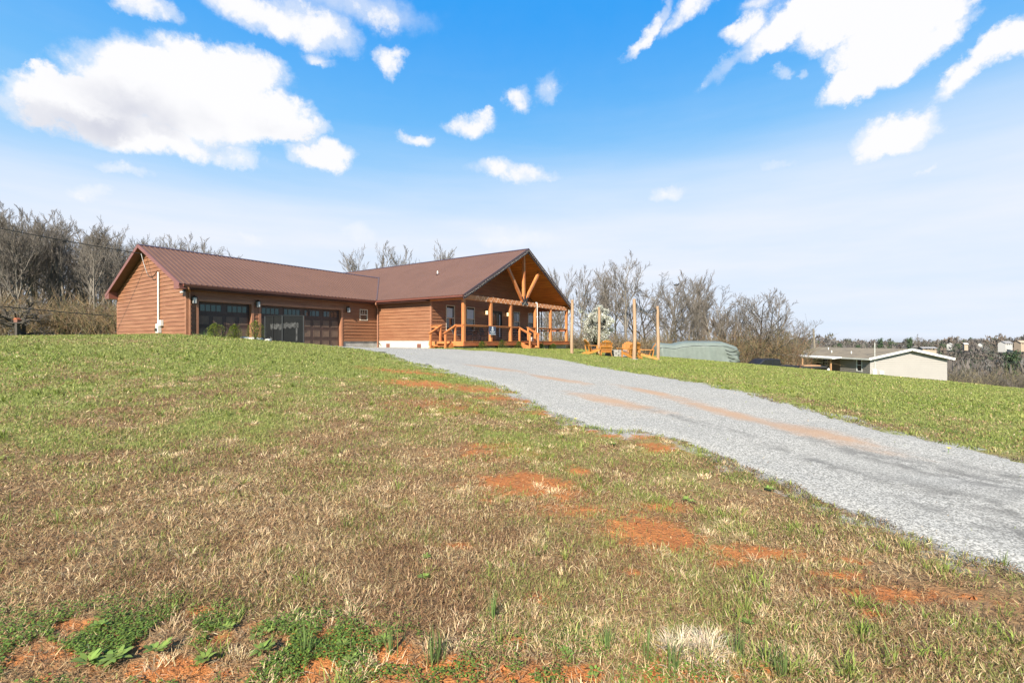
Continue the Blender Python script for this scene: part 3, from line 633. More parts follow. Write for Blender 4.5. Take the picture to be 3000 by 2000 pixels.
M['vinylg'] = mat('taupe_vinyl', (.20, .185, .165), .55, var=.08, scale=.8)
M['shingle'] = mat('tan_shingles', (.20, .16, .11), .9, scale=1.4, stretch=(1, .5, 1), col2=(.13, .105, .075), bump=.3)
M['wood'] = mat('rough_wood', (.36, .2, .1), .7, var=.3, scale=3)
M['pwood'] = mat('grey_pole_wood', (.22, .19, .15), .85, var=.3, scale=3, stretch=(3, 3, .3))
M['bark'] = mat('bark', (.13, .11, .09), .9, col2=(.22, .19, .155), scale=1.6, stretch=(1, 1, .3))
M['barkd'] = mat('dark_bark', (.06, .05, .042), .9, var=.4, scale=2)
M['twig'] = mat('twigs', (.17, .145, .12), .9, col2=(.105, .088, .075), scale=.7)
M['twigr'] = mat('reddish_twigs', (.25, .155, .09), .9, col2=(.16, .105, .065), scale=.5)
M['leafgreen'] = mat('leaf_green', (.10, .19, .04), .6, var=.3)
M['yellow'] = mat('petal_yellow', (.85, .65, .03), .5, var=.1)
M['rock'] = mat('pale_edging_stone', (.62, .59, .52), .9, var=.3, scale=4, bump=.3)
M['conc'] = mat('concrete', (.26, .25, .23), .9, var=.2, scale=3)
M['scuff'] = mat('grey_scuffs', (.075, .075, .073), .8, spec=.2, scale=7, col2=(.02, .02, .02))
weeds(); clay_and_stones()

# ------------------------------------------------------------ the house
EZ = 2.684; SG = 7.722; SM_ = 3.813 / 7.106; GW = 10.35; SGR = 2.427 / (GW / 2); RG = SG + GW / 2; RZG = EZ + 2.427
RU = 7.106; RZM = EZ + 3.813; VEND = 21.1; UL = -11.52
DZ = -.06   # deck level
house = empty('ranch_house', (HX, HY, GZ), HA)
tag(house, 'long brown-sided house with metal roofs, attached garage wing and timber gable porch', 'house')

def siding(name, A, Bp, out, z0, top, openings=(), pitch=.2085, m_=None, parent=house):
    """lap-board wall. A,Bp: ends in plan; out: outward normal; top(t)->z for distance t along the wall; openings (t0,t1,z0,z1)"""
    A = np.array(A, float); Bp = np.array(Bp, float); L = np.linalg.norm(Bp - A); d = (Bp - A) / L; o = np.array(out, float)
    zt = max(top(t) for t in np.linspace(0, L, 41))
    zs = set()
    z = z0
    while z < zt: zs.add(round(z, 4)); z += pitch
    courses = sorted(zs); 
    for op in openings: zs.add(round(op[2], 4)); zs.add(round(op[3], 4))
    zs = sorted(q for q in zs if z0 - 1e-4 <= q < zt) + [zt]
    b = B()
    def span(z):          # [t0,t1] where the wall exists at height z (convex gable)
        ts = np.linspace(0, L, 801); k = ts[np.array([top(t) for t in ts]) >= z - 1e-6]
        return (k[0], k[-1]) if len(k) else None
    def P(t, off, z): return (A[0] + d[0] * t + o[0] * off, A[1] + d[1] * t + o[1] * off, z)
    for a, c in zip(zs[:-1], zs[1:]):
        if c - a < 1e-3: continue
        base = max([q for q in courses if q <= a + 1e-4]); s0, s1 = span(a + .001), span(c - .001)
        if s0 is None: continue
        if s1 is None: s1 = (sum(s0) / 2, sum(s0) / 2)
        oa = .038 - .032 * (a - base) / pitch; oc = .038 - .032 * (c - base) / pitch
        cuts = sorted((op[0], op[1]) for op in openings if op[2] <= a + 1e-3 and op[3] >= c - 1e-3)
        t = None; segs = []; cur = s0[0]
        for (p, q) in cuts: segs.append((cur, p)); cur = q
        segs.append((cur, s0[1]))
        for (p, q) in segs:
            if q - p < .01: continue
            pt = s1[0] if p == s0[0] else p; qt = s1[1] if q == s0[1] else q
            b.add([P(p, oa, a), P(q, oa, a), P(qt, oc, c), P(pt, oc, c)], [(0, 1, 2, 3)])
            if abs(a - base) < 1e-3: b.add([P(p, oa, a), P(q, oa, a), P(q, .0, a + .002), P(p, .0, a + .002)], [(0, 1, 2, 3)])
    return b.build(name, m_ or M['siding'], parent)

WU = .5            # left wall line of the main block
GV = 8.17          # garage front wall line
GU = -11.07        # garage gable wall line
GB = 17.6
def gtop(v): return min(EZ - .17 + (v - SG) * SGR, EZ - .17 + (SG + GW - v) * SGR)
siding('gable_wall', (GU, GB), (GU, GV), (-1, 0), -.54, lambda t: gtop(GB - t))
o_ = [(GU * -1 + u0, GU * -1 + u1, z0, z1) for u0, u1, z0, z1 in [(-10.54, -8.0, -.6, 1.93), (-7.49, -2.42, -.6, 1.93), (-1.0, -.35, 1.32, 2.08)]]
siding('garage_front_wall', (GU, GV), (WU, GV), (0, -1), -.05, lambda t: 2.62, o_)
siding('side_wall', (WU, 8.2), (WU, 3.1), (-1, 0), -.01, lambda t: 2.66)
WINS = [(1.85, 2.72, .64, 2.32), (3.93, 4.85, .64, 2.32), (9.76, 10.67, .66, 2.3), (11.93, 12.85, .66, 2.3)]
siding('porch_wall', (WU, 3.1), (13.75, 3.1), (0, -1), DZ, lambda t: min(EZ - .2 + (WU + t) * SM_, EZ - .2 + (2 * RU - WU - t) * SM_),
       [(w[0] - WU, w[1] - WU, w[2], w[3]) for w in WINS] + [(6.37 - WU, 8.16 - WU, DZ, 2.2)])
B().add([(13.75, 3.1, -1.2), (13.75, 20.7, -1.4), (13.75, 20.7, 2.66), (13.75, 3.1, 2.66)], [(0, 1, 2, 3)]).build('right_wall', M['siding'], house)
B().add([(WU, 20.7, -1.4), (13.75, 20.7, -1.4), (13.75, 20.7, 2.5), (RU, 20.7, RZM - .2), (WU, 20.7, 2.5)], [(0, 1, 2, 3, 4)]).add([(WU, 17.6, -1.2), (WU, 20.7, -1.4), (WU, 20.7, 2.6), (WU, 17.6, 2.6)], [(0, 1, 2, 3)]).add([(GU, GB, -.6), (WU, GB, -.9), (WU, GB, 2.6), (GU, GB, 2.6)], [(0, 1, 2, 3)]).build('back_wall', M['siding'], house)
b = B()      # corner boards and door/window trim
for (a, c) in [((GU - .03, GV - .035, -.55), (GU + .09, GV + .09, 2.55)), ((GU - .03, GB - .09, -.55), (GU + .09, GB + .03, 2.5)), ((WU - .035, 3.07, -.01), (WU + .09, 3.19, 2.6)), ((WU - .028, 8.05, -.0), (WU + .02, 8.17, 2.6)), ((13.67, 3.068, DZ), (13.79, 3.16, 2.7))]:
    B().box(a, c).build('corner_trim', M['trim'], house, bevel=.006)
b = B()
for u0, u1, zt in [(-10.54, -8.0, 1.93), (-7.49, -2.42, 1.93)]:
    b.box((u0 - .13, GV - .05, -.55), (u0, GV + .22, zt + .13)); b.box((u1, GV - .05, -.55), (u1 + .13, GV + .22, zt + .13)); b.box((u0, GV - .05, zt), (u1, GV + .22, zt + .13))
b.build('garage_door_trim', M['trim'], house, bevel=.005)
def door(u0, u1, ng):
    z0, z1 = -.5, 1.93; H = (z1 - z0) / 4; v = GV + .2
    d = B()
    for k in range(4): d.box((u0, v - .0, z0 + k * H + .004), (u1, v + .05, z0 + (k + 1) * H - .004))
    o = d.build('garage_door', M['gdoor'], house, bevel=.004)
    p = B(); W_ = (u1 - u0) / (ng * 2)
    for r_ in range(3):
        for k in range(ng * 2):
            a, c = u0 + k * W_ + .1, u0 + (k + 1) * W_ - .1; e, f = z0 + r_ * H + .1, z0 + (r_ + 1) * H - .1
            p = B()
            for (x0, x1, y0, y1) in ((a, c, e, e + .025), (a, c, f - .025, f), (a, a + .025, e + .025, f - .025), (c - .025, c, e + .025, f - .025)): p.box((x0, v - .016, y0), (x1, v - .001, y1))
            n = 5
            for q in range(1, n): x = a + (c - a) * q / n; p.box((x - .004, v - .008, e + .027), (x + .004, v - .001, f - .027))
            p.box((a + .026, v - .006, e + .026), (c - .026, v - .0012, f - .026)); p.build('door_panel_moulding', M['gpanel'], o)
    W2 = (u1 - u0) / ng
    for k in range(ng):
        a, c = u0 + k * W2 + .14, u0 + (k + 1) * W2 - .14; e, f = z0 + 3 * H + .14, z1 - .12; n = 4; s_ = (c - a) / n
        B().box((a, v - .006, e), (c, v - .001, f)).build('door_window', M['glass'], o)
        q = B()
        for i in range(n + 1): x = a + i * s_; q.box((x - .018, v - .02, e - .018), (x + .018, v - .007, f + .018))
        q.box((a, v - .019, e - .02), (c, v - .0075, e + .016)); q.box((a, v - .019, f - .016), (c, v - .0075, f + .02)); q.build('window_grid', M['gdoor'], o)
    uc = (u0 + u1) / 2
    for s_ in (-1, 1):
        x = uc + s_ * .09
        B().tube([(x, v - .0, .78), (x - .0, v - .05, .76), (x + .012 * s_, v - .06, .68), (x, v - .05, .58), (x, v, .55)], .013, 6).build('door_handle', M['black'], o)
door(-10.54, -8.0, 2); door(-7.49, -2.42, 4)

def window(u0, u1, z0, z1, v, m_top, split=.45, grid=0):
    o = B(); t = .05
    o.box((u0, v - .04, z0), (u0 + t, v + .08, z1)); o.box((u1 - t, v - .04, z0), (u1, v + .08, z1)); o.box((u0 + t, v - .04, z1 - t), (u1 - t, v + .08, z1)); o.box((u0 + t, v - .055, z0), (u1 - t, v + .08, z0 + t))
    zm = z0 + (z1 - z0) * split; o.box((u0 + t, v - .03, zm - .03), (u1 - t, v + .07, zm + .03))
    for k in range(1, grid): x = u0 + t + (u1 - u0 - 2 * t) * k / grid; o.box((x - .01, v - .012, zm + .03), (x + .01, v + .02, z1 - t))
    W_ = o.build('window', M['winframe'], house, bevel=.004)
    B().box((u0 + t, v + .025, z0 + t), (u1 - t, v + .03, zm - .03)).build('lower_pane', M['glass'], W_)
    B().box((u0 + t, v + .01, zm + .03), (u1 - t, v + .015, z1 - t)).build('upper_pane', m_top, W_)
for i, w in enumerate(WINS): window(*w, 3.1, M['glass'], .5)
# curtains hang inside the upper sashes
for i, w in enumerate(WINS):
    zm = (w[2] + w[3]) / 2; b = B(); n = 14; a, c = w[0] + .07 + (0 if i != 2 else .5), w[1] - .1 - (.12 if i == 0 else 0)
    for k in range(n):
        x0, x1 = a + (c - a) * k / n, a + (c - a) * (k + 1) / n; dv = .004 * (k % 2)
        b.add([(x0, 3.108 - dv, zm + .035), (x1, 3.104 + dv, zm + .035), (x1, 3.104 + dv, w[3] - .2), (x0, 3.108 - dv, w[3] - .2)], [(0, 1, 2, 3)])
    b.build('curtain', M['blind'], house)
window(-1.0, -.35, 1.32, 2.08, GV, M['glass'], .52, 3)
# entry door with sidelights
b = B(); b.box((6.37, 3.05, DZ), (6.43, 3.2, 2.2)); b.box((8.1, 3.05, DZ), (8.16, 3.2, 2.2)); b.box((6.43, 3.05, 2.1), (8.1, 3.2, 2.2)); b.box((6.43, 3.12, DZ), (8.1, 3.16, 2.1))
dr = b.build('entry_door', M['black'], house, bevel=.004)
for x in (6.48, 7.88): B().box((x, 3.108, .25), (x + .1, 3.119, 1.95)).build('sidelight', M['blind'], dr)
B().box((6.85, 3.1, .02), (7.7, 3.119, 2.05)).build('door_leaf', M['blackg'], dr)
B().tube([(7.6, 3.1, .95), (7.6, 3.03, .95), (7.52, 3.03, .95)], .014, 6).build('door_handle', M['cable'], dr)
# foundation
b = B(); b.box((-2.2, GV + .03, -1.2), (WU, GV + .1, -.05)); b.build('garage_foundation', M['blockg'], house)
B().box((WU + .0, 3.15, -1.2), (WU + .1, 8.2, -.012)).build('foundation', M['block'], house)
b = B(); 
for u0, u1 in [(.6, 1.9), (2.5, 3.9), (4.4, 6.3), (8.0, 8.6), (9.3, 11.0), (11.6, 14.0)]: B().box((u0, .62, -1.2), (u1, .72, -.34)).build('porch_foundation', M['block'], house)
B().box((.55, .72, -1.2), (.65, 2.9, -.34)).build('porch_foundation', M['block'], house)
B().box((.7, .75, -1.2), (13.9, .9, -.32)).build('crawl_space_dark', M['black'], house)  # black slab behind the gaps, its colour stands for the shade under the deck
for v in (7.1, 4.16):
    q = B().box((WU - .02, v - .17, -.47), (WU + .0, v + .17, -.22))
    for k in range(5): q.box((WU - .03, v - .15, -.45 + k * .045), (WU - .02, v + .15, -.43 + k * .045))
    q.build('crawl_vent', M['iron'], house)
B().tube([(WU, 8.0, -.18), (WU - .09, 7.95, -.18), (WU - .12, 7.8, -.2), (WU - .12, 7.72, -.36)], .014, 6).build('hose_tap', M['black'], house)

def metal_roof(name, p0, along, length, updir, rise_len_fn, pitch=.24, rib=.03):
    """ribbed sheet: p0 eave start, along unit (3d), updir unit up the slope, rise_len_fn(s)->(start,end) along slope"""
    al = np.array(along, float); up = np.array(updir, float); nrm = np.cross(al, up)
    if nrm[2] < 0: nrm = -nrm
    prof = []; s = 0.
    while s < length:
        for ds, h in ((0, 0), (pitch - .05, 0), (pitch - .038, rib), (pitch - .012, rib)): prof.append((min(s + ds, length), h))
        s += pitch
    prof.append((length, 0)); V = []; F = []
    for s, h in prof:
        a, c = rise_len_fn(s)
        for q in (a, c): V.append(np.array(p0) + al * s + up * q + nrm * h)
    for i in range(len(prof) - 1):
        if prof[i + 1][0] - prof[i][0] > 1e-4 or True: F.append((2 * i, 2 * i + 2, 2 * i + 3, 2 * i + 1))
    me = bpy.data.meshes.new(name); me.from_pydata([tuple(v) for v in V], [], F); me.update()
    return link(name, me, M['roof'], house)
hyp = lambda w, s_: w * math.sqrt(1 + s_ * s_)
cg = 1 / math.sqrt(1 + SGR ** 2); cm = 1 / math.sqrt(1 + SM_ ** 2)
metal_roof('garage_roof', (UL, SG, EZ), (1, 0, 0), -UL + 4.6, (0, cg, SGR * cg), lambda s: (max(0, (s + UL) * SM_ / SGR) / cg if s + UL > 0 else 0, hyp(GW / 2, SGR)))
metal_roof('garage_roof', (UL, SG + GW, EZ), (1, 0, 0), -UL + 4.6, (0, -cg, SGR * cg), lambda s: (max(0, (s + UL) * SM_ / SGR) / cg if s + UL > 0 else 0, hyp(GW / 2, SGR)))
metal_roof('main_roof', (0, 0, EZ), (0, 1, 0), VEND, (cm, 0, SM_ * cm), lambda s: (0, hyp(RU, SM_)), rib=.014)
metal_roof('main_roof', (2 * RU, 0, EZ), (0, 1, 0), VEND, (-cm, 0, SM_ * cm), lambda s: (0, hyp(RU, SM_)), rib=.014)
def cap(a, c, wv, drop):     # ridge cap folded over the ridge
    a = Vector(a); c = Vector(c); s_ = Vector(wv)
    B().add([a - s_ - Vector((0, 0, drop)), a + Vector((0, 0, .035)), a + s_ - Vector((0, 0, drop)), c - s_ - Vector((0, 0, drop)), c + Vector((0, 0, .035)), c + s_ - Vector((0, 0, drop))], [(0, 1, 4, 3), (1, 2, 5, 4)]).build('ridge_cap', M['ridge'], house)
cap((UL - .02, RG, RZG), (4.5, RG, RZG), (0, .17, 0), .17 * SGR - .035); cap((RU, -.02, RZM), (RU, VEND, RZM), (.17, 0, 0), .17 * SM_ - .03)
for sgn in (0, 1):           # valley flashing
    a = Vector((0, SG + (GW if sgn else 0), EZ + .012)); c = Vector((4.53, RG, RZG + .012)); 
    B().add([a + Vector((-.0, 0, .02)), a + Vector((.10, 0, .03 + .05)), c + Vector((.10, 0, .03 + .05)), c + Vector((0, 0, .02))], [(0, 1, 2, 3)]).build('valley_flashing', M['ridge'], house)
# under-roof board, soffits, rakes
def slab(p, t=.06, name='soffit', m_='soffit'):
    p = [Vector(q) for q in p]; n = (p[1] - p[0]).cross(p[2] - p[0]).normalized(); n = n if n.z < 0 else -n
    b = B(); q = [x + n * .035 for x in p]; r_ = [x + n * (t + .035) for x in p]; k = len(p)
    b.add(q + r_, [tuple(range(k)), tuple(range(2 * k - 1, k - 1, -1))] + [(i, (i + 1) % k, k + (i + 1) % k, k + i) for i in range(k)])
    return b.build(name, M[m_], house)
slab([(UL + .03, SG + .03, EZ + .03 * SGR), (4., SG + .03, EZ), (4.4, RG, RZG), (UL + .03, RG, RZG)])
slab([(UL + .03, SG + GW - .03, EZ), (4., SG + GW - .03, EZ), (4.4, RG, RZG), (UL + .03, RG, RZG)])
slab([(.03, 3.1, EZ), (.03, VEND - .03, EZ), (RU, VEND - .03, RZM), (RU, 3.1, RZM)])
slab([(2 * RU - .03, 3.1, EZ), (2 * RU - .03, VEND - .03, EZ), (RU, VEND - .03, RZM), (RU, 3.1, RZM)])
for sgn in (0, 1):           # pine ceiling of the gable porch, in boards
    b = B(); nb = 26
    for k in range(nb):
        a, c = k / nb, (k + 1) / nb - .0025
        X0_, X1_ = [(RU * q) if not sgn else (2 * RU - RU * q) for q in (a, c)]; Z0_, Z1_ = EZ + a * RU * SM_ - .14, EZ + c * RU * SM_ - .14
        b.add([(X0_, .06, Z0_), (X1_, .06, Z1_), (X1_, 3.1, Z1_), (X0_, 3.1, Z0_)], [(0, 1, 2, 3)])
    b.build('porch_ceiling', M['ceil'], house)
    x = 0 if not sgn else 2 * RU; 
    slab([(x, .02, EZ), (x, 3.12, EZ), (RU, 3.12, RZM), (RU, .02, RZM)], .05)
def rake(a, c, w, h, m_, name='rake_fascia'):
    B().bar(Vector(a) - Vector((0, 0, h / 2 - .03)), Vector(c) - Vector((0, 0, h / 2 - .03)), w, h * .9).build(name, M[m_], house)
rake((UL, SG, EZ), (UL, RG, RZG), .035, .2, 'fascia'); rake((UL, SG + GW, EZ), (UL, RG, RZG), .035, .2, 'fascia')
for s_, x in ((1, 0), (-1, 2 * RU)):
    rake((x, .0, EZ), (RU, .0, RZM), .04, .2, 'fasciad'); rake((x, .06, EZ - .09), (RU, .06, RZM - .09), .05, .24, 'fasciad', 'rake_board')
    # dark boxed overhang behind the rake board
for y in (SG, SG + GW):      # eave returns (boxed ends) of the garage gable
    s_ = 1 if y == SG else -1
    B().prism([(y - s_ * .0, EZ - .02), (y, EZ - .24), (y + s_ * .62, EZ - .24), (y + s_ * .62, EZ + .2)], (UL + .0, GU + .0), axis=0).build('eave_return', M['fascia'], house)
b = B().box((UL + .02, SG - .0, EZ - .17), (.0, SG + .03, EZ - .02)); b.build('eave_fascia', M['fascia'], house)
b = B().box((.0, .0, EZ - .17), (.03, SG, EZ - .02)); b.build('eave_fascia', M['fasciad'], house)
def gutter(a, c, out, m_):
    a = Vector(a); c = Vector(c); o = Vector(out); b = B()
    prof = [(0, 0), (0, -.11), (.07, -.11), (.10, -.04), (.11, 0)]
    vs = [p + o * x + Vector((0, 0, z)) for p in (a, c) for x, z in prof]; n = len(prof)
    b.add(vs, [(i, i + 1, n + i + 1, n + i) for i in range(n - 1)] + [tuple(range(n)), tuple(range(n, 2 * n))]); b.build('gutter', M[m_], house)
gutter((UL + .15, SG - .002, EZ - .025), (.0, SG - .002, EZ - .025), (0, -1, 0), 'fascia'); gutter((-.002, .05, EZ - .03), (-.002, SG, EZ - .03), (-1, 0, 0), 'fascia')
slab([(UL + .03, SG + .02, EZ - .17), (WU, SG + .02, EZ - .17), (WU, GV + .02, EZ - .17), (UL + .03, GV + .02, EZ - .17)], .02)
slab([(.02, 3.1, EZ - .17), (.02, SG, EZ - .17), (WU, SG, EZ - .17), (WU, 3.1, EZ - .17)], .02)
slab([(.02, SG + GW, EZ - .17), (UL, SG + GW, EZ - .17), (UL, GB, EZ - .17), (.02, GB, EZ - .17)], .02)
B().tube([(UL + .35, SG - .05, EZ - .13), (UL + .38, SG - .04, EZ - .2), (GU + .12, GV - .1, EZ - .36), (GU + .12, GV - .1, -.5)], .045, 6).build('downspout', M['trim'], house)
B().tube([(-.07, SG - .06, EZ - .13), (-.07, SG - .06, EZ - .25), (WU - .12, GV - .16, EZ - .5), (WU - .12, GV - .16, -.5)], .05, 6).build('downspout', M['trim'], house)
B().tube([(13.95, 2.95, 2.5), (13.92, 2.95, 2.3), (13.86, 2.95, -.6)], .045, 6).build('downspout', M['black'], house)
B().tube([(3.75, 9.6 - 4.0, EZ + 3.75 * SM_ - .1), (3.75, 5.6, EZ + 3.75 * SM_ + .28)], .05, 10).build('roof_vent', M['white'], house)
B().tube([(3.75, 5.6, EZ + 3.75 * SM_ - .02), (3.75, 5.6, EZ + 3.75 * SM_ + .08)], [.14, .06], 10).build('vent_boot', M['ridge'], house)

def lantern(u, v, z, lit=False):
    """wall lantern: back plate, arm, roof cap, glass body, base"""
    b = B(); b.box((u - .06, v - .02, z - .12), (u + .06, v + .0, z + .16)); b.tube([(u, v - .02, z + .12), (u, v - .1, z + .2), (u, v - .17, z + .17)], .015, 6)
    b.tube([(u, v - .17, z + .16), (u, v - .17, z + .10)], [.03, .12], 4); b.tube([(u, v - .17, z - .22), (u, v - .17, z - .19)], .09, 4)
    for i in (-1, 1):
        for j in (-1, 1): b.bar((u + i * .07, v - .17 + j * .07, z - .2), (u + i * .085, v - .17 + j * .085, z + .1), .014, .014, up=(1, 0, 0))
    o = b.build('wall_lantern', M['black'], house)
    B().box((u - .06, v - .23, z - .19), (u + .06, v - .11, z + .08)).build('lantern_glass', M['lampon'] if lit else M['glassw'], o)
for u in (-10.78, -7.72, -1.98): lantern(u, GV - .03, 2.0)
for u in (6.02, 8.72): lantern(u, 3.07, 2.06, True)
# porch: posts, beam, deck, rails
PO = [.45, 3.15, 5.42, 8.7, 11.0, 13.7]; PV = .42
for u in PO: B().box((u - .09, PV - .09, DZ), (u + .09, PV + .09, 2.46)).build('porch_post', M['deck'], house, bevel=.006)
B().box((.3, PV - .11, 2.462), (13.9, PV + .11, 2.75)).build('porch_beam', M['deck'], house, bevel=.006)
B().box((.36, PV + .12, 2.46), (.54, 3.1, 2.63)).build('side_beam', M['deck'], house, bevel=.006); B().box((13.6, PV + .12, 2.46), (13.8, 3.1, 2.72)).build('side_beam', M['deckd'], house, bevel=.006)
zc = lambda u: (EZ + u * SM_ if u < RU else EZ + (2 * RU - u) * SM_) - .15
B().box((RU - .09, PV - .09, 2.75), (RU + .09, PV + .09, zc(RU))).build('king_post', M['deck'], house, bevel=.005)
for s_ in (-1, 1): B().bar((RU + s_ * .12, PV, 2.76), (RU + s_ * 2.2, PV, zc(RU - 2.2) + .02), .17, .17, up=(0, 1, 0)).build('truss_brace', M['deck'], house)
b = B(); b.box((RU - .42, PV - .125, 2.5), (RU + .42, PV - .112, 2.7)); b.box((RU - .09, PV - .125, 2.7), (RU + .09, PV - .112, 3.15))
for s_ in (-1, 1): b.bar((RU + s_ * .14, PV - .12, 2.72), (RU + s_ * .36, PV - .12, 3.08), .012, .14, up=(1, 0, 0))
b.build('truss_plate', M['black'], house)
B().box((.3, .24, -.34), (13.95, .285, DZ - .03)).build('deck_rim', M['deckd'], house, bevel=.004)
B().box((.26, .285, -.34), (.31, 3.1, DZ - .03)).build('deck_rim', M['deck'], house, bevel=.004)
b = B(); n = 96
for k in range(n): x = .27 + k * (13.95 - .27) / n; b.box((x, .22, DZ - .03), (x + .135, 3.08, DZ))
b.build('deck_boards', M['deck'], house)
b = B()
for a, c in [((.31, .23), (3.06, .23)), ((3.24, .23), (5.33, .23)), ((5.33, .23), (6.55, .23)), ((7.65, .23), (8.6, .23)), ((8.6, .23), (13.8, .23))]:
    b.bar((a[0], PV - .02, .93), (c[0], PV - .02, .93), .15, .035); b.bar((a[0], PV, .86), (c[0], PV, .86), .035, .09)
b.build('front_rail', M['deck'], house)
b = B(); b.bar((.45, PV + .09, .93), (.45, 1.1, .93), .14, .035); b.bar((.45, PV + .09, .86), (.45, 1.1, .86), .035, .08); b.build('side_rail', M['deck'], house); b = B(); b.bar((.45, 2.25, .93), (.45, 3.07, .93), .14, .035); b.bar((.45, 2.25, .83), (.45, 3.07, .83), .035, .08); b.build('side_rail', M['deck'], house)
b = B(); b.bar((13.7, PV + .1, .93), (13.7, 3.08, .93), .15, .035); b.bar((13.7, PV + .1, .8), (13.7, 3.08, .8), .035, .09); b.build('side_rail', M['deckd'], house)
for a, c in [(.54, 3.06), (3.24, 5.33), (5.51, 6.45), (7.75, 8.61)]:
    b = B()
    for k in range(6): z = .08 + k * .125; b.tube([(a, PV, z), (c, PV, z)], .0055, 4, False)
    b.build('rail_cable', M['cable'], house)
b = B()
for k in range(6): z = .08 + k * .125; b.tube([(.45, PV + .09, z), (.45, 1.02, z)], .0055, 4, False)
b.build('rail_cable', M['cable'], house)
# side steps (towards the drive) and front steps
def stairs(P, tn):
    """P(a,o,z): a across the flight, o outward from the deck edge"""
    for a in (-.6, .6):
        B().box(P(a - .055, -.06, -.3), P(a + .055, .05, .88)).build('newel_post', M['deck'], house, bevel=.005)
        B().box(P(a - .055, .8, -.9), P(a + .055, .91, .42)).build('newel_post', M['deck'], house, bevel=.005)
        B().bar(P(a, -.1, .95), P(a, .98, .42), .14, .04).build('handrail', M['deck'], house)
        B().bar(P(a, -.0, .84), P(a, .88, .40), .035, .08).build('handrail', M['deck'], house)
        q = a * .93
        b = B(); b.add([P(q - .02, 0, -.08), P(q - .02, 0, -.36), P(q - .02, .72, -.78), P(q - .02, .86, -.78), P(q - .02, .86, -.46), P(q + .02, 0, -.08), P(q + .02, 0, -.36), P(q + .02, .72, -.78), P(q + .02, .86, -.78), P(q + .02, .86, -.46)],
              [(0, 1, 2, 3, 4), (9, 8, 7, 6, 5), (0, 1, 6, 5), (1, 2, 7, 6), (2, 3, 8, 7), (3, 4, 9, 8), (4, 0, 5, 9)]); b.build('stair_stringer', M['deck'], house)
    for k in range(tn): B().box(P(-.54, .08 + k * .27, -.2 - k * .165), P(.54, .38 + k * .27, -.165 - k * .165)).build('stair_tread', M['deck'], house)
stairs(lambda a, o, z: (.42 - o, 1.65 + a, z), 3)
stairs(lambda a, o, z: (7.05 + a * .95, .36 - o, z), 3)
# electric service on the gable wall
B().tube([(GU - .08, 11.28, 3.55), (GU - .08, 11.28, .78)], .042, 10).build('service_conduit', M['white'], house)
B().tube([(GU - .06, 11.05, .35), (GU - .06, 11.05, -.6)], .022, 8).build('service_conduit', M['white'], house)
mb = B().box((GU - .2, 11.0, .38), (GU - .03, 11.3, .86)).build('meter_box', M['whitegrey'], house, bevel=.01)
B().tube([(GU - .2, 11.15, .55), (GU - .27, 11.15, .55)], .08, 12).build('meter_dial', M['glass'], mb)
B().box((GU - .16, 10.75, .74), (GU - .03, 11.1, 1.04)).build('junction_box', M['whitegrey'], house, bevel=.01)
B().box((GU - .12, 11.3, .6), (GU - .03, 11.42, .76)).build('junction_box', M['whitegrey'], house, bevel=.01)
fl = B().box((UL + .25, SG + .2, EZ - .36), (UL + .35, SG + .3, EZ - .24)).build('floodlight', M['black'], house)
for s_ in (-.07, .07): B().ball((UL + .2, SG + .25 + s_, EZ - .38), .06, 10, 8).build('flood_bulb', M['white'], fl, smooth=True)
fb_ = B().box((13.72, .2, 2.28), (13.98, .24, 2.56)).build('floodlight_panel', M['white'], house, bevel=.01)
B().box((13.8, .24, 2.34), (13.9, .34, 2.5)).build('floodlight_bracket', M['black'], fb_)

def local_thing(name, lab, cat, group=None):
    t = empty(name, (HX, HY, GZ), HA); tag(t, lab, cat, group); return t
# string lights
def light_string(name, pts, lab, sag=.0, bulbs=60, r=.018, wire='black'):
    t = local_thing(name, lab, 'string lights'); pts = [Vector(p) for p in pts]
    B().tube(pts, .002, 4, False).build('wire', M['whiteb' if wire == 'w' else 'black'], t)
    L = [0.]
    for a, c in zip(pts[:-1], pts[1:]): L.append(L[-1] + (c - a).length)
    b = B()
    for k in range(bulbs):
        s_ = L[-1] * (k + .5) / bulbs; i = max(j for j in range(len(L) - 1) if L[j] <= s_); q = pts[i].lerp(pts[i + 1], (s_ - L[i]) / max(1e-6, L[i + 1] - L[i]))
        b.ball((q.x, q.y, q.z - .01), r, 5, 3)
    o = b.build('bulbs', M['whiteb'], t); return t
for s_, x, nm in ((1, 0, 'left'), (-1, 2 * RU, 'right')):
    pts = []
    for k in range(120):
        q = k / 119.; pts.append((x + s_ * RU * q, -.03, EZ + q * 3.813 - .12 + .035 * math.sin(k * 1.9) - .06 * abs(math.sin(q * 9.5))))
    light_string('string_lights', pts, 'white string lights stapled along the %s slope of the porch gable edge' % nm, bulbs=110, r=.009)
pts = []
for k in range(46):
    u = 1.4 + (13.6 - 1.4) * k / 45; z = 2.77 if k % 2 else 2.44; pts += [(u, PV - .125, z), (u + .015, PV - .125, z)]
light_string('string_lights', pts, 'warm string lights wound back and forth around the porch beam', bulbs=150, r=.0075, wire='w')
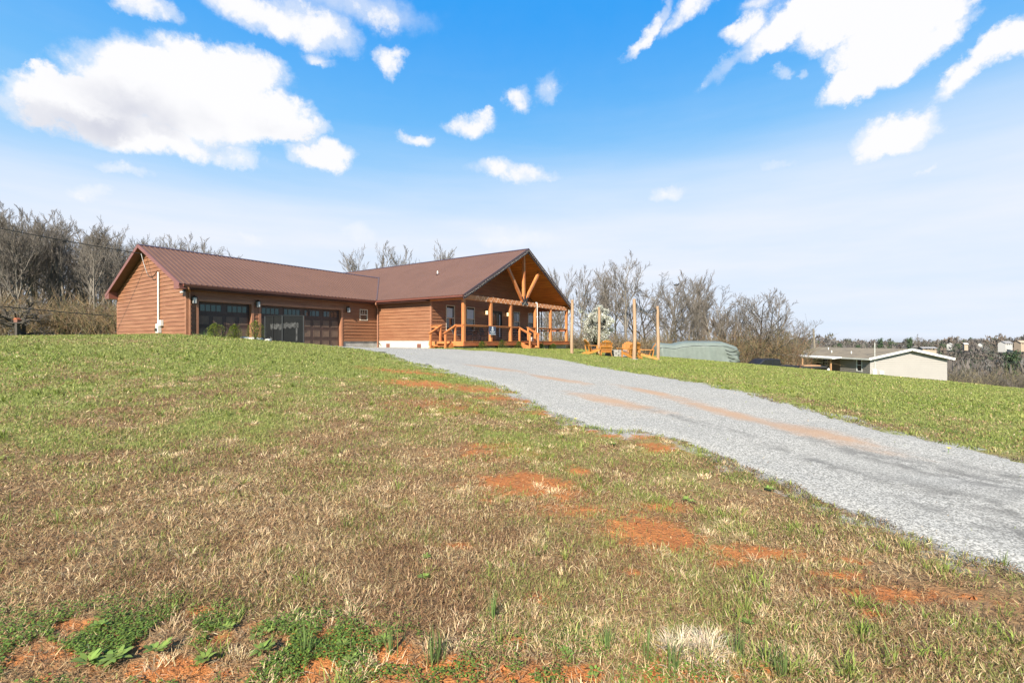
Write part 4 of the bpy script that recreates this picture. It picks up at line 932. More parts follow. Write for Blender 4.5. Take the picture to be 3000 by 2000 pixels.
# sign on the rail
t = local_thing('hanging_sign', 'navy blue sign with white tower emblem tied to the porch rail', 'sign')
t.location = (*uv_w(3.15, .27), GZ)
B().box((-.36, -.012, .36), (.36, .012, .9)).build('sign_board', M['navy'], t, bevel=.004)
b = B(); y0 = -.0145
b.prism([(-.07, .68), (-.07, .8), (-.045, .86), (0, .885), (.045, .86), (.07, .8), (.07, .68), (.02, .68), (.02, .76), (0, .79), (-.02, .76), (-.02, .68)], (y0, -.0125)); b.box((-.13, y0, .64), (.13, -.0125, .675)); b.box((-.06, y0, .605), (.06, -.0125, .625))
b.build('emblem', M['signw'], t)
b = B(); rs = random.Random(5)
for (z, w, h) in ((.53, .5, .05), (.475, .36, .035)):
    x = -w / 2
    while x < w / 2:
        cw = rs.uniform(.018, .034); b.box((x, y0, z), (x + .009, -.0125, z + h * rs.choice((.7, 1, .7))));
        if rs.random() < .7: b.box((x + .0095, y0, z + rs.choice((0, h * .6))), (x + cw - .004, -.0125, z + h * .65 + rs.uniform(0, .01)))
        x += cw + .006
b.box((-.34, y0, .37), (.34, -.0125, .4)); b.build('lettering', M['signw'], t)

# white pole by the steps
px_, py_ = uv_w(7.86, -.3); zz = float(gz(px_, py_))
t = empty('white_pipe_pole', (px_, py_, zz)); tag(t, 'thin white pipe with an elbow at its top standing before the front steps', 'pole')
h_ = GZ + 2.69 - zz
B().tube([(0, 0, -.1), (-.02, 0, h_ * .6), (-.04, 0, h_)], .028, 8).build('shaft', M['white'], t); B().tube([(-.04, 0, h_), (-.17, 0, h_ + .01)], .034, 8).build('elbow', M['white'], t); B().ball((-.03, 0, h_ * .69), .06, 10, 8).build('ball_joint', M['white'], t, smooth=True)

# porch furniture
def patio_chair():
    t = empty('patio_chair'); 
    b = B()
    for s_ in (-.29, .29):
        b.tube([(s_, .3, 0), (s_, .28, .3), (s_, .3, .62), (s_, .05, .64), (s_, -.26, .62)], .02, 6); b.tube([(s_, -.34, 0), (s_, -.22, .4), (s_, -.4, 1.05)], .02, 6)
    b.build('frame', M['black'], t)
    B().box((-.28, -.22, .38), (.28, .3, .45)).build('seat', M['darkfab'], t, bevel=.02)
    B().add([(-.28, -.22, .42), (.28, -.22, .42), (.28, -.4, 1.03), (-.28, -.4, 1.03), (-.28, -.29, .42), (.28, -.29, .42), (.28, -.46, 1.03), (-.28, -.46, 1.03)], [(0, 1, 2, 3), (7, 6, 5, 4), (0, 1, 5, 4), (1, 2, 6, 5), (2, 3, 7, 6), (3, 0, 4, 7)]).build('backrest', M['darkfab'], t)
    return t
pc = patio_chair()
for i, (u, v, a, lab) in enumerate([(2.1, 2.2, 200, 'dark patio chair on the porch below the window nearest the drive'), (3.6, 2.3, 175, 'dark patio chair on the porch left of the navy sign'), (5.2, 2.4, 190, 'dark patio chair on the porch left of the front door'), (9.4, 2.4, 180, 'dark patio chair on the porch right of the front door'), (10.9, 2.3, 170, 'dark patio chair at the right end of the porch row')]):
    o = pc if i == 0 else copy_tree(pc); x, y = uv_w(u, v); o.location = (x, y, GZ + DZ); o.rotation_euler = (0, 0, HA + R(a)); tag(o, lab, 'chair', 'chairs on the porch')
x, y = uv_w(4.4, 2.1); t = empty('side_table', (x, y, GZ + DZ)); tag(t, 'small dark side table between the porch chairs', 'table')
B().tube([(0, 0, .44), (0, 0, .47)], .26, 16).build('table_top', M['darkfab'], t)
for a in (0, 2.1, 4.2): B().tube([(.2 * math.cos(a), .2 * math.sin(a), 0), (.12 * math.cos(a), .12 * math.sin(a), .44)], .014, 6).build('leg', M['black'], t)
x, y = uv_w(9.0, .9); t = empty('flower_pot', (x, y, GZ + DZ)); tag(t, 'pale pot standing on the deck behind the front rail', 'pot')
B().tube([(0, 0, 0), (0, 0, .3)], [.12, .17], 14).build('pot', M['white'], t); B().tube([(0, 0, .26), (0, 0, .285)], .15, 14).build('soil', M['black'], t)

# ------------------------------------------------------------ cable drop and wires
def wire_thing(name, pts, lab, r=.012, world=True):
    t = empty(name, pts[0]); o = Vector(pts[0]); tag(t, lab, 'cable')
    B().tube([Vector(p) - o for p in pts], r, 5).build('wire', M['black'], t); return t
def sag(a, c, s_, n=16): return [tuple(Vector(a).lerp(Vector(c), k / n) - Vector((0, 0, s_ * 4 * (k / n) * (1 - k / n)))) for k in range(n + 1)]
x, y = uv_w(UL + .1, 12.75); pk = (x, y, GZ + RZG - .5)
d = (-28., 18., GZ + 5.2)
wire_thing('service_cable', sag((-33., 16., GZ + 7.55), pk, .35), 'black service cable from the left ending at the garage gable peak', .022)
x2, y2 = uv_w(GU - .1, 11.35)
t = wire_thing('drip_loop', [pk, *(tuple(Vector(pk).lerp(Vector((x2, y2, GZ + 3.62)), k / 8) - Vector((0, 0, .75 * math.sin(math.pi * k / 8)))) for k in range(1, 9))], 'drooping loop of cables between the gable peak and the white conduit', .018)
wire_thing('low_cable', sag((-38., 22., GZ + 3.1), (-30., 60., GZ + 2.2), .6), 'thin cable hanging low across the edge of the woods at far left', .03)

# ------------------------------------------------------------ black crate
x, y = -11.2, 22.6
def crate():
    zb = float(gz(x, y)) - .02; t = empty('black_crate', (x, y, zb)); tag(t, 'tall black panelled metal crate with torn grey film standing before the garage', 'crate')
    H, A_, D_ = 1.52, 1.38, .98       # left panel from the near corner, right panel from the near corner
    P0 = Vector((0, 0, 0)); L = Vector((-.80, .45, 0)).normalized() * A_; Rr = Vector((.93, .37, 0)).normalized() * .95
    c = [P0, P0 + Rr, P0 + Rr + L, P0 + L]; up = Vector((0, 0, H))
    b = B()
    for p in c: b.bar(p, p + up, .06, .06, up=(1, 0, 0))
    for i in range(4):
        for z in (.04, H): b.bar(c[i] + Vector((0, 0, z)), c[(i + 1) % 4] + Vector((0, 0, z)), .04, .045)
    b.build('frame', M['black'], t)
    def panel(p, q, name, m_):
        n = (q - p).cross(up).normalized(); b = B(); b.add([p, q, q + up, p + up, p - n * .012, q - n * .012, q - n * .012 + up, p - n * .012 + up], [(0, 1, 2, 3), (7, 6, 5, 4), (0, 1, 5, 4), (1, 2, 6, 5), (2, 3, 7, 6), (3, 0, 4, 7)]); return b.build(name, m_, t)
    m1 = mat('crate_panel', (.012, .012, .012), .5, spec=.25, var=.35, scale=2, stretch=(2, 2, .7)); 
    panel(c[3], c[0], 'panel', m1); panel(c[0], c[1], 'panel', mat('crate_black', (.007, .007, .007), .45, spec=.25, var=.3)); panel(c[1], c[2], 'panel', m1); panel(c[2], c[3], 'panel', m1)
    b = B(); b.bar(P0 + L * .5 + Vector((-.02, -.03, .05)), P0 + L * .5 + Vector((-.02, -.03, H)), .03, .012, up=(1, 0, 0)); b.build('panel_seam', M['black'], t)
    # torn packing film stuck round the corner
    rs = random.Random(3)
    def film(p, q, s0, s1, za, zb_, n, seed, off):
        nn = (q - p).cross(up).normalized(); rs = random.Random(seed); vs = []; fs = []
        for k in range(n + 1):
            s_ = s0 + (s1 - s0) * k / n; a = p.lerp(q, s_) + nn * off
            vs += [a + Vector((0, 0, za + rs.uniform(-.06, .06))), a + Vector((0, 0, zb_ + rs.uniform(-.05, .05)))]
            if k: fs.append((2 * k - 2, 2 * k, 2 * k + 1, 2 * k - 1))
        return vs, fs
    for sgn in (1, -1):
        b = B(); b.add(*film(c[3], c[0], .32, .98, .85, 1.12, 12, 2, .01 * sgn)); b.add(*film(c[0], c[1], .05, .75, .92, 1.17, 14, 4, .01 * sgn)); b.add(*film(c[0], c[1], .62, .7, .3, .95, 5, 9, .01 * sgn)); b.add(*film(c[3], c[0], .3, .5, .36, .45, 4, 8, .01 * sgn))
        b.build('torn_film', M['scuff'], t)
crate()

# ------------------------------------------------------------ shrubs
LEAF = attr_mat('shrub_leaves', .5, .3)
def shrub_mesh(seed, n, R_, H, cols, L=.035, lowgap=.1):
    r = np.random.default_rng(seed); 
    k = r.uniform(0, 1, n) ** .45; th = r.uniform(0, 6.28, n); z = lowgap * H + (1 - lowgap) * H * r.uniform(0, 1, n)
    prof = R_ * np.sin(np.clip((z / H) * .8 + .2, 0, 1) * math.pi) ** .6 * (1 + .25 * np.sin(th * 3 + seed) + .15 * np.sin(th * 5 + z * 9))
    P = np.stack([np.cos(th) * prof * k, np.sin(th) * prof * k, z + .06 * H * np.sin(th * 4 + seed) * k], -1)
    ci = r.integers(0, len(cols), n); col = np.array(cols)[ci] * r.uniform(.75, 1.3, (n, 1))
    V, F4, F3, Cc = leaf_geo(P, np.full(n, L) * r.uniform(.7, 1.4, n), np.full(n, L * .5), th + r.normal(0, .8, n), r.uniform(-.2, 1.2, n), np.clip(col, 0, 1))
    return np_mesh('foliage', V, F4, F3, Cc)
def stems(seed, R_, H, n=9):
    r = random.Random(seed); b = B()
    for k in range(n): a = r.uniform(0, 6.28); q = r.uniform(.3, .9); b.tube([(0, 0, -.05), (R_ * .4 * q * math.cos(a), R_ * .4 * q * math.sin(a), H * .4), (R_ * q * math.cos(a), R_ * q * math.sin(a), H * .85)], [.012, .008, .004], 5)
    return b
YG = [(.22, .26, .035), (.30, .30, .05), (.12, .17, .03), (.07, .11, .03)]
def shrub(name, x, y, H, R_, lab, seed, cols=YG, n=1500, group=None, L=.035):
    t = empty(name, (x, y, float(gz(x, y)) - .02)); tag(t, lab, 'shrub', group)
    link('foliage', shrub_mesh(seed, n, R_, H, cols, L), LEAF, t); stems(seed, R_, H).build('stems', M['barkd'], t)
for i, (x, y, H, R_, lab) in enumerate([(-12.0, 18.7, .55, .32, 'wide yellow-green shrub below the single garage door'), (-11.15, 18.6, .56, .25, 'middle yellow-green shrub in the garage bed'), (-10.2, 18.4, .76, .32, 'tallest yellow-green shrub, beside the black crate')]):
    shrub('evergreen_shrub', x, y, H, R_, lab, 100 + i, group='shrubs in front of the garage', L=.045)
for i, (u, H, lab) in enumerate([(1.65, .45, 'low shrub at the porch base nearest the side steps'), (3.75, .55, 'low shrub at the porch base below the navy sign'), (5.75, .5, 'low shrub left of the front steps'), (8.75, .4, 'low shrub just right of the front steps'), (10.6, .4, 'low shrub near the right end of the porch base'), (14.6, .6, 'dark green shrub just past the right corner of the porch')]):
    x, y = uv_w(u, -.05 if i < 5 else .6); shrub('evergreen_shrub', x, y, H, .28, lab, 120 + i, cols=YG[1:] + [(.08, .14, .03)] * (2 if i > 2 else 1), group='shrubs along the porch', L=.045)
x, y = uv_w(13, 6.0); x, y = x + 4.2, y + 4.5
for i, (dx, dy, H, R_, lab) in enumerate([(-1.9, .3, 1.5, .9, 'rounded green bush seen through the right porch opening'), (-3.2, 2, 1.2, .9, 'lower olive bush behind the porch right end')]): shrub('evergreen_bush', x + dx, y + dy, H, R_, lab, 140 + i, cols=[(.10, .14, .03), (.18, .2, .05), (.25, .18, .06)], n=2600, L=.08)
for i, (x, y, s_) in enumerate([(-11.05, 19.1, .13), (-10.85, 19.0, .14), (-10.6, 18.9, .16), (-10.35, 18.9, .17), (-9.85, 18.7, .15)]):
    b = B(); b.ball((0, 0, 0), s_, 9, 6, (1.2, .9, .55)); o = b.build('edging_stone', M['rock'], None, smooth=True, loc=(x, y, float(gz(x, y)) + .02)); o.rotation_euler = (0, 0, i * 1.3)
    tag(o, 'pale edging stone %s' % ['behind the middle shrub of the garage bed', 'second from the left in the garage bed edging', 'between the two right shrubs of the garage bed', 'behind the tallest garage shrub', 'nearest the black crate in the garage bed edging'][i], 'stone', 'stones edging the garage bed')

# ------------------------------------------------------------ poles with string lights
POLES = [(3.42, 26.4, 2.31, 'round timber pole just right of the porch corner', -.0), (5.6, 29.8, 2.13, 'farther timber pole behind the left chairs', .0), (6.2, 23.45, 2.09, 'nearest timber pole, standing in front of the slatted chairs', 0), (8.25, 26.2, 1.93, 'timber pole at the left end of the covered trailer', .02)]
tops = []
for i, (x, y, zt, lab, ln) in enumerate(POLES):
    z0 = float(gz(x, y)); H = GZ + zt - z0; t = empty('timber_pole', (x, y, z0)); tag(t, lab, 'pole', 'poles around the fire pit')
    rs = random.Random(i); pts = [(-.02 * math.sin(q * .7 + i), .01 * math.cos(q + i), -.1 + (H + .1) * q / 8) for q in range(9)]
    B().tube(pts, [.092 + rs.uniform(-.006, .006) - .0015 * q for q in range(9)], 14).build('shaft', M['pole'], t, smooth=False)
    B().tube([(0, -.09, H - .12), (0, -.12, H - .12), (0, -.12, H - .08)], .008, 5).build('hook', M['black'], t)
    if i >= 2: B().tube([(0, 0, -.05), (0, 0, .04)], [.2, .16], 14).build('footing', M['conc'], t)
    tops.append(Vector((x, y, GZ + zt - .12)))
def bulb_string(a, c, s_, lab):
    pts = sag(a, c, s_, 14); o = Vector(pts[0]); t = empty('bulb_string', o); tag(t, lab, 'string lights', 'bulb strings between the poles')
    B().tube([Vector(p) - o for p in pts], .007, 4, False).build('wire', M['black'], t)
    b = B()
    for p in pts[1:-1]: q = Vector(p) - o; b.tube([q, q - Vector((0, 0, .06))], .016, 5); b.ball(q - Vector((0, 0, .1)), .035, 6, 5)
    b.build('bulbs', M['glass'], t)
cp = uv_w(14.1, .1)
bulb_string(tops[0], tops[1], .25, 'string of dark bulbs from the porch-side pole to the pole behind the chairs')
bulb_string(tops[1], tops[3], .3, 'string of dark bulbs from the rear pole to the pole by the trailer')
bulb_string(tops[2], tops[3], .3, 'string of dark bulbs from the nearest pole to the pole by the trailer')

# ------------------------------------------------------------ slatted garden chairs
def adirondack():
    t = empty('garden_chair')
    sl = B()
    for k in range(6):
        q = k / 5; y = .40 - q * .50; z = .37 - q * .13; sl.add([(-.27, y - .04, z), (.27, y - .04, z), (.27, y + .04, z + .018), (-.27, y + .04, z + .018), (-.27, y - .04, z + .02), (.27, y - .04, z + .02), (.27, y + .04, z + .038), (-.27, y + .04, z + .038)], [(3, 2, 1, 0), (4, 5, 6, 7), (0, 1, 5, 4), (1, 2, 6, 5), (2, 3, 7, 6), (3, 0, 4, 7)])
    sl.build('seat', M['adir'], t)
    bk = B(); dirv = Vector((0, -.44, .78)).normalized(); o = Vector((0, -.12, .22)); th = dirv.cross(Vector((1, 0, 0)))
    for k in range(7):
        f = (k - 3) / 3; xb, xt = f * .21, f * .30; L = .80 - .16 * f * f; w = .034
        for_top = [(-w, 0), (w, 0)]; vs = []
        for s_ in (0, .022):
            vs += [o + Vector((xb - w * .8, 0, 0)) + th * s_, o + Vector((xb + w * .8, 0, 0)) + th * s_, o + dirv * (L - .02 - .03 * max(0, f)) + Vector((xt + w * 1.15, 0, 0)) + th * s_, o + dirv * (L + .012) + Vector((xt, 0, 0)) + th * s_, o + dirv * (L - .02 + .03 * min(0, f)) + Vector((xt - w * 1.15, 0, 0)) + th * s_]
        bk.add(vs, [(0, 1, 2, 3, 4), (9, 8, 7, 6, 5), (0, 1, 6, 5), (1, 2, 7, 6), (2, 3, 8, 7), (3, 4, 9, 8), (4, 0, 5, 9)])
    bk.build('backrest', M['adird'], t)
    cr = B()
    for q, w in ((.06, .25), (.40, .30), (.70, .24)):
        p = o + dirv * q - th * .018; cr.bar(p - Vector((w, 0, 0)), p + Vector((w, 0, 0)), .022, .07, up=tuple(dirv))
    cr.build('back_rail', M['adir'], t)
    for s_ in (-1, 1):
        a = B(); x = s_ * .33; a.prism([(x - .05, .48), (x + .05, .48), (x + .065, .40), (x + .05, -.3), (x + .03 if s_ > 0 else x + .05, -.42), (x - .05 if s_ > 0 else x - .03, -.42), (x - .05, -.3), (x - .065, .40)], (.535, .56), axis=2); a.build('armrest', M['adir'], t)
        B().box((x - .012 - s_ * .02, .33, 0), (x + .012 - s_ * .02, .43, .534)).build('front_leg', M['adir'], t)
        B().bar((x - s_ * .045, .44, .33), (x - s_ * .045, -.60, .05), .024, .11, up=(0, 0, 1)).build('rear_leg', M['adir'], t)
        B().bar((x - s_ * .07, -.30, .14), (x - s_ * .02, -.38, .55), .022, .05, up=(0, 1, 0)).build('arm_brace', M['adir'], t)
    B().bar((-.31, .37, .30), (.31, .37, .30), .02, .09).build('apron', M['adir'], t)
    return t
ad = adirondack()
CH = [(4.75, 27.2, -80, 'slatted wooden garden chair seen from the side, leftmost at the fire pit'), (5.25, 25.9, -8, 'slatted wooden garden chair with its back to the lawn, beside the leftmost one'), (6.45, 25.1, 22, 'slatted wooden garden chair partly hidden by the nearest pole'), (6.75, 27.6, 145, 'slatted wooden garden chair facing the house, behind the one at the nearest pole'), (7.45, 25.7, 78, 'slatted wooden garden chair seen from the side, rightmost at the fire pit')]
for i, (x, y, a, lab) in enumerate(CH):
    o = ad if i == 0 else copy_tree(ad); o.location = (x, y, float(gz(x, y)) - .01); o.rotation_euler = (0, 0, R(a)); tag(o, lab, 'chair', 'chairs around the fire pit')
x, y = 6.0, 26.7; t = empty('fire_pit', (x, y, float(gz(x, y)))); tag(t, 'low round stone fire pit between the slatted garden chairs', 'fire pit')
b = B()
for r_ in range(3):
    for k in range(14):
        a = (k + .5 * (r_ % 2)) * 2 * math.pi / 14; c, s_ = math.cos(a), math.sin(a)
        b.bar((.55 * c - .118 * -s_, .55 * s_ - .118 * c, .07 + r_ * .125), (.55 * c + .118 * -s_, .55 * s_ + .118 * c, .07 + r_ * .125), .16, .12)
b.build('stone_ring', M['conc'], t, bevel=.01); B().tube([(0, 0, 0), (0, 0, .06)], .46, 16).build('ash', M['black'], t)

# ------------------------------------------------------------ covered trailer
def trailer():
    A = Vector((11.6, 37.5, 0)); Bq = Vector((18.15, 37.6, 0)); L = 6.6; Wd = 2.3
    t = empty('covered_trailer', (14.9, 37.9, GZ)); tag(t, 'long low trailer wrapped in a wrinkled sage green tarpaulin', 'trailer')
    nx, prof = 90, []
    tops_ = [(-3.3, -.22), (-2.9, -.18), (-1.9, -.27), (-1.2, -.1), (-.5, -.03), (2.0, -.06), (2.6, -.25), (3.1, -.42), (3.3, -.62)]
    V = []; F = []; ns = 40
    for i in range(nx + 1):
        x = -3.3 + 6.6 * i / nx; zt = np.interp(x, *zip(*tops_)); wd = Wd / 2 * (1 - .0 * abs(x)); e = (abs(x) - 2.9) / .4; wd = wd * (1 - .3 * max(0, e) ** 2)
        gx = 14.9 + x; zb = float(gz(gx, 37.0)) - GZ - .05
        for j in range(ns + 1):
            q = j / ns          # around: front bottom -> front top -> back top -> back bottom
            if q < .38: s_ = q / .38; y = -wd - .05 + .04 * s_; z = zb + (zt - .42 - zb) * s_
            elif q < .5: s_ = (q - .38) / .12; y = -wd + .01 + s_ * .35; z = zt - .42 + .32 * math.sin(s_ * math.pi / 2)
            elif q < .62: s_ = (q - .5) / .12; y = -wd + .36 + s_ * (2 * wd - .72); z = zt - .10 + .10 * math.sin(s_ * math.pi)
            elif q < .7: s_ = (q - .62) / .08; y = wd - .36 + s_ * .35; z = zt - .10 - .32 * s_
            else: s_ = (q - .7) / .3; y = wd; z = zt - .42 + (zb - zt + .42) * s_
            if q < .4:
                fold = .009 * math.sin(x * 7 + 2 * math.sin(x * 2.1)) * (1 - q / .4) + .004 * math.sin(x * 17 + q * 4) + .05 * max(0, math.sin(x * 1.7 + q * 2)) ** 6 + .05 * max(0, x - 1.6) * math.sin(q * 26 + x * 3.5)
                y -= fold
            V.append((x, y, z))
    for i in range(nx):
        for j in range(ns): a = i * (ns + 1) + j; F.append((a, a + 1, a + ns + 2, a + ns + 1))
    F.append(tuple(range(ns, -1, -1))); F.append(tuple(nx * (ns + 1) + j for j in range(ns + 1)))
    b = B(); b.add(V, F); b.build('tarpaulin', M['tarp'], t, smooth=True)
    for z, r0, r1 in ((-.44, -3.2, 3.0),):
        B().tube([(r0 + (r1 - r0) * k / 30, -1.17, np.interp(r0 + (r1 - r0) * k / 30, *zip(*tops_)) - .40 + .012 * math.sin(k)) for k in range(31)], .014, 5).build('hem', M['black'], t)
    for k in range(4):
        B().tube([(2.0 + .1 * k + 1.15 * q / 8, -1.22 - .03 * math.sin(q), -.75 - .28 * k - .22 * math.sin(q / 8 * 3.1) + .12 * q / 8) for q in range(9)], .018, 5).build('strap', M['black'], t)
    for x_ in (-1.2, -.4): B().tube([(x_, -1.0, -1.55), (x_, -.8, -1.55)], .3, 16).build('wheel', M['rubber'], t)
trailer()

# ------------------------------------------------------------ pickup behind the crest
def pickup():
    x, y = 24.4, 44.5; zr = GZ - (1050 - 997) / 1357 * 44.5
    t = empty('pickup_truck', (x, y, zr - 1.78), R(4)); tag(t, 'dark blue-black pickup truck mostly hidden behind the grassy rise', 'pickup truck')
    body = [(-2.6, .5), (-2.6, .95), (-2.35, 1.08), (-1.45, 1.14), (-.75, 1.7), (-.5, 1.78), (.55, 1.78), (.8, 1.68), (.95, 1.16), (2.75, 1.12), (2.78, .5)]
    B().prism(body, (-.95, .95)).build('body', M['car'], t, bevel=.05)
    B().prism([(-1.28, 1.17), (-.68, 1.66), (.02, 1.7), (.02, 1.17)], (-.962, -.955)).build('side_window', M['glass'], t); B().prism([(.1, 1.17), (.1, 1.7), (.55, 1.7), (.75, 1.62), (.85, 1.17)], (-.962, -.955)).build('side_window', M['glass'], t)
    for xx in (-1.6, 1.8):
        for yy in (-.8, .8):
            w = B().tube([(xx, yy - .13, .4), (xx, yy + .13, .4)], .4, 20).build('wheel', M['rubber'], t); B().tube([(xx, yy - .14, .4), (xx, yy + .14, .4)], .22, 14).build('rim', M['cable'], w)
    B().box((-2.63, -.9, .75), (-2.59, -.5, .93)).build('headlight', M['white'], t); B().box((-2.63, .5, .75), (-2.59, .9, .93)).build('headlight', M['white'], t); B().box((2.77, -.94, .7), (2.8, -.8, 1.05)).build('taillight', M['deckd'], t)
    B().box((-.95, -1.15, 1.12), (-.8, -.97, 1.28)).build('wing_mirror', M['black'], t); B().tube([(-.2, -.965, 1.08), (.0, -.965, 1.08)], .015, 5).build('door_handle', M['cable'], t)
    t2 = empty('flat_trailer', (28.3, 44.8, zr - 1.85), R(4)); tag(t2, 'low dark flat trailer parked behind the pickup truck', 'trailer')
    B().box((-1.2, -.9, .95), (1.6, .9, 1.12)).build('bed', M['rubber'], t2, bevel=.02); B().box((-.9, -.91, 1.3), (-.8, -.8, 1.9)).build('stake', M['wood'], t2)
    B().box((-.5, -.6, 1.12), (1.2, .4, 1.22)).build('plank_load', M['wood'], t2)
    for yy in (-.8, .8): B().tube([(.4, yy - .1, .5), (.4, yy + .1, .5)], .35, 18).build('wheel', M['rubber'], t2)
pickup()

# ------------------------------------------------------------ neighbour's mobile home
def mobile_home():
    X0_, X1_, Y0_, Y1_ = 38.7, 47.05, 50.1, 64.6; ez = GZ - 1.92; pz = GZ - .98; xm = (X0_ + X1_) / 2
    t = empty('mobile_home', (X0_, Y0_, 0)); tag(t, 'single-storey neighbouring home with beige gable end, grey side and tan roof', 'house')
    L = lambda p: (p[0] - X0_, p[1] - Y0_, p[2])
    def wall(name, A, Bq, out, z0, top, ops, m_): 
        siding(name, (A[0] - X0_, A[1] - Y0_), (Bq[0] - X0_, Bq[1] - Y0_), out, z0, top, ops, .2, m_, t)
    sl = (pz - ez) / (xm - X0_)
    wall('gable_wall', (X0_, Y0_), (X1_, Y0_), (0, -1), ez - 3.6, lambda q: ez - .03 + min(q, X1_ - X0_ - q) * sl, (), M['vinyl'])
    W1 = [(51.1, 51.95, -1.45 - .55, -.12)]
    ops = [(51.15 - Y0_, 52.0 - Y0_, ez - 1.55, ez - .1), (54.6 - Y0_, 61.3 - Y0_, ez - 2.6, ez - .05), (62.4 - Y0_, 63.2 - Y0_, ez - 1.2, ez - .15)]
    wall('side_wall', (X0_, Y0_), (X0_, Y1_), (-1, 0), ez - 3.0, lambda q: ez, ops, M['vinylg'])
    B().add([(0, Y1_ - Y0_, ez - 3), (X1_ - X0_, Y1_ - Y0_, ez - 3), (X1_ - X0_, Y1_ - Y0_, ez), (xm - X0_, Y1_ - Y0_, pz), (0, Y1_ - Y0_, ez)], [(0, 1, 2, 3, 4)]).add([(X1_ - X0_, 0, ez - 3.6), (X1_ - X0_, Y1_ - Y0_, ez - 3.6), (X1_ - X0_, Y1_ - Y0_, ez), (X1_ - X0_, 0, ez)], [(0, 1, 2, 3)]).build('rear_wall', M['vinylg'], t)
    # recessed porch
    y0, y1 = 54.6 - Y0_, 61.3 - Y0_
    B().add([(1.4, y0, ez - 2.6), (1.4, y1, ez - 2.6), (1.4, y1, ez), (1.4, y0, ez)], [(0, 1, 2, 3)]).add([(0, y0, ez - 2.6), (1.4, y0, ez - 2.6), (1.4, y0, ez), (0, y0, ez)], [(0, 1, 2, 3)]).add([(0, y1, ez - 2.6), (1.4, y1, ez - 2.6), (1.4, y1, ez), (0, y1, ez)], [(0, 1, 2, 3)]).build('porch_wall', M['vinylg'], t)
    B().box((-1.3, y0 - .2, ez - 2.75), (1.4, y1 + .2, ez - 2.62)).build('porch_deck', M['wood'], t)
    for yy, m_ in ((y0, 'wood'), (y0 + 3.5, 'deckd'), (y1, 'black')): B().box((-1.2, yy - .07, ez - 2.7), (-1.06, yy + .07, ez - .12)).build('porch_post', M[m_], t)
    B().bar((-1.13, y0, ez - 1.75), (-1.13, y0 + 3.5, ez - 1.75), .05, .08).build('porch_rail', M['wood'], t); B().bar((-1.13, y0 + 3.6, ez - 1.75), (-1.13, y1, ez - 1.75), .05, .06).build('porch_rail', M['black'], t)
    d_ = B().box((1.34, y0 + .7, ez - 2.6), (1.39, y0 + 1.6, ez - .5)).build('door', M['white'], t); B().box((1.325, y0 + .95, ez - 1.7), (1.339, y0 + 1.4, ez - .75)).build('door_glass', M['glass'], d_)
    o_ = .42
    for (xa, xb) in ((X0_ - o_, xm), (X1_ + o_, xm)):
        za = ez - o_ * sl + .06; q = [(xa - X0_, -.45, za), (xb - X0_, -.45, pz + .06), (xb - X0_, Y1_ - Y0_ + .3, pz + .06), (xa - X0_, Y1_ - Y0_ + .3, za)]
        b = B(); b.add(q + [(p[0], p[1], p[2] - .1) for p in q], [(0, 1, 2, 3), (7, 6, 5, 4), (0, 1, 5, 4), (1, 2, 6, 5), (2, 3, 7, 6), (3, 0, 4, 7)]); b.build('roof', M['shingle'], t)
        B().bar((xa - X0_, -.49, za - .06), (xb - X0_, -.49, pz), .04, .24).build('fascia', M['white'], t)
    B().box((-o_ - .03, -.46, ez - .2), (-o_, Y1_ - Y0_ + .3, ez - .03)).build('fascia', M['white'], t)
    q = [(-o_ + .01, y0 - .8, ez + .0), (-o_, y1 + .2, ez + .0), (-1.5, y1 + .2, ez - .12), (-1.5, y0 - .8, ez - .12)]
    B().add(q + [(p[0], p[1], p[2] - .14) for p in q], [(0, 1, 2, 3), (7, 6, 5, 4), (0, 1, 5, 4), (1, 2, 6, 5), (2, 3, 7, 6), (3, 0, 4, 7)]).build('porch_roof', M['white'], t)
    for (a, c, e, f) in ((51.15, 52.0, ez - 1.55, ez - .1), (62.4, 63.2, ez - 1.2, ez - .15)):
        a -= Y0_; c -= Y0_; w = B().box((-.05, a, e), (.02, a + .09, f)).box((-.05, c - .09, e), (.02, c, f)).box((-.05, a + .09, e), (.02, c - .09, e + .09)).box((-.05, a + .09, f - .09), (.02, c - .09, f)).box((-.04, a + .09, (e + f) / 2 - .03), (.02, c - .09, (e + f) / 2 + .03)).build('window', M['white'], t)
        B().box((-.005, a + .09, e + .09), (.0, c - .09, f - .09)).build('pane', M['glass'], w)
    w = B().box((1.33, y1 - 2.6, ez - 1.4), (1.39, y1 - 1.5, ez - .3)).build('window', M['white'], t); B().box((1.32, y1 - 2.5, ez - 1.3), (1.329, y1 - 1.6, ez - .4)).build('pane', M['glass'], w)
    B().tube([(.45, -.12, ez - 1.3), (.45, -.12, GZ - .25)], .03, 8).build('service_mast', M['whitegrey'], t)
    B().box((.2, -.2, ez - 1.85), (.62, -.03, ez - 1.2)).build('meter_box', M['whitegrey'], t, bevel=.02); B().box((.95, -.2, ez - 1.75), (1.4, -.03, ez - 1.4)).build('meter_box', M['whitegrey'], t, bevel=.02)
    for (dx, dy) in ((1.3, 4.5), (1.4, 8.), (2.9, 10.8), (1.1, 13.)): B().tube([(dx, dy, ez + dx * sl), (dx, dy, ez + dx * sl + .35)], .06, 8).build('vent_pipe', M['whitegrey'], t)
    bx = empty('propane_tank', (37.6, 54.9, ez - 2.62)); tag(bx, 'white upright tank on the porch of the beige home', 'tank'); B().tube([(0, 0, 0), (0, 0, .1), (0, 0, 1.1), (0, 0, 1.25)], [.2, .24, .24, .1], 14).build('cylinder', M['white'], bx); B().tube([(0, 0, 1.2), (0, 0, 1.35)], .05, 8).build('valve', M['cable'], bx)
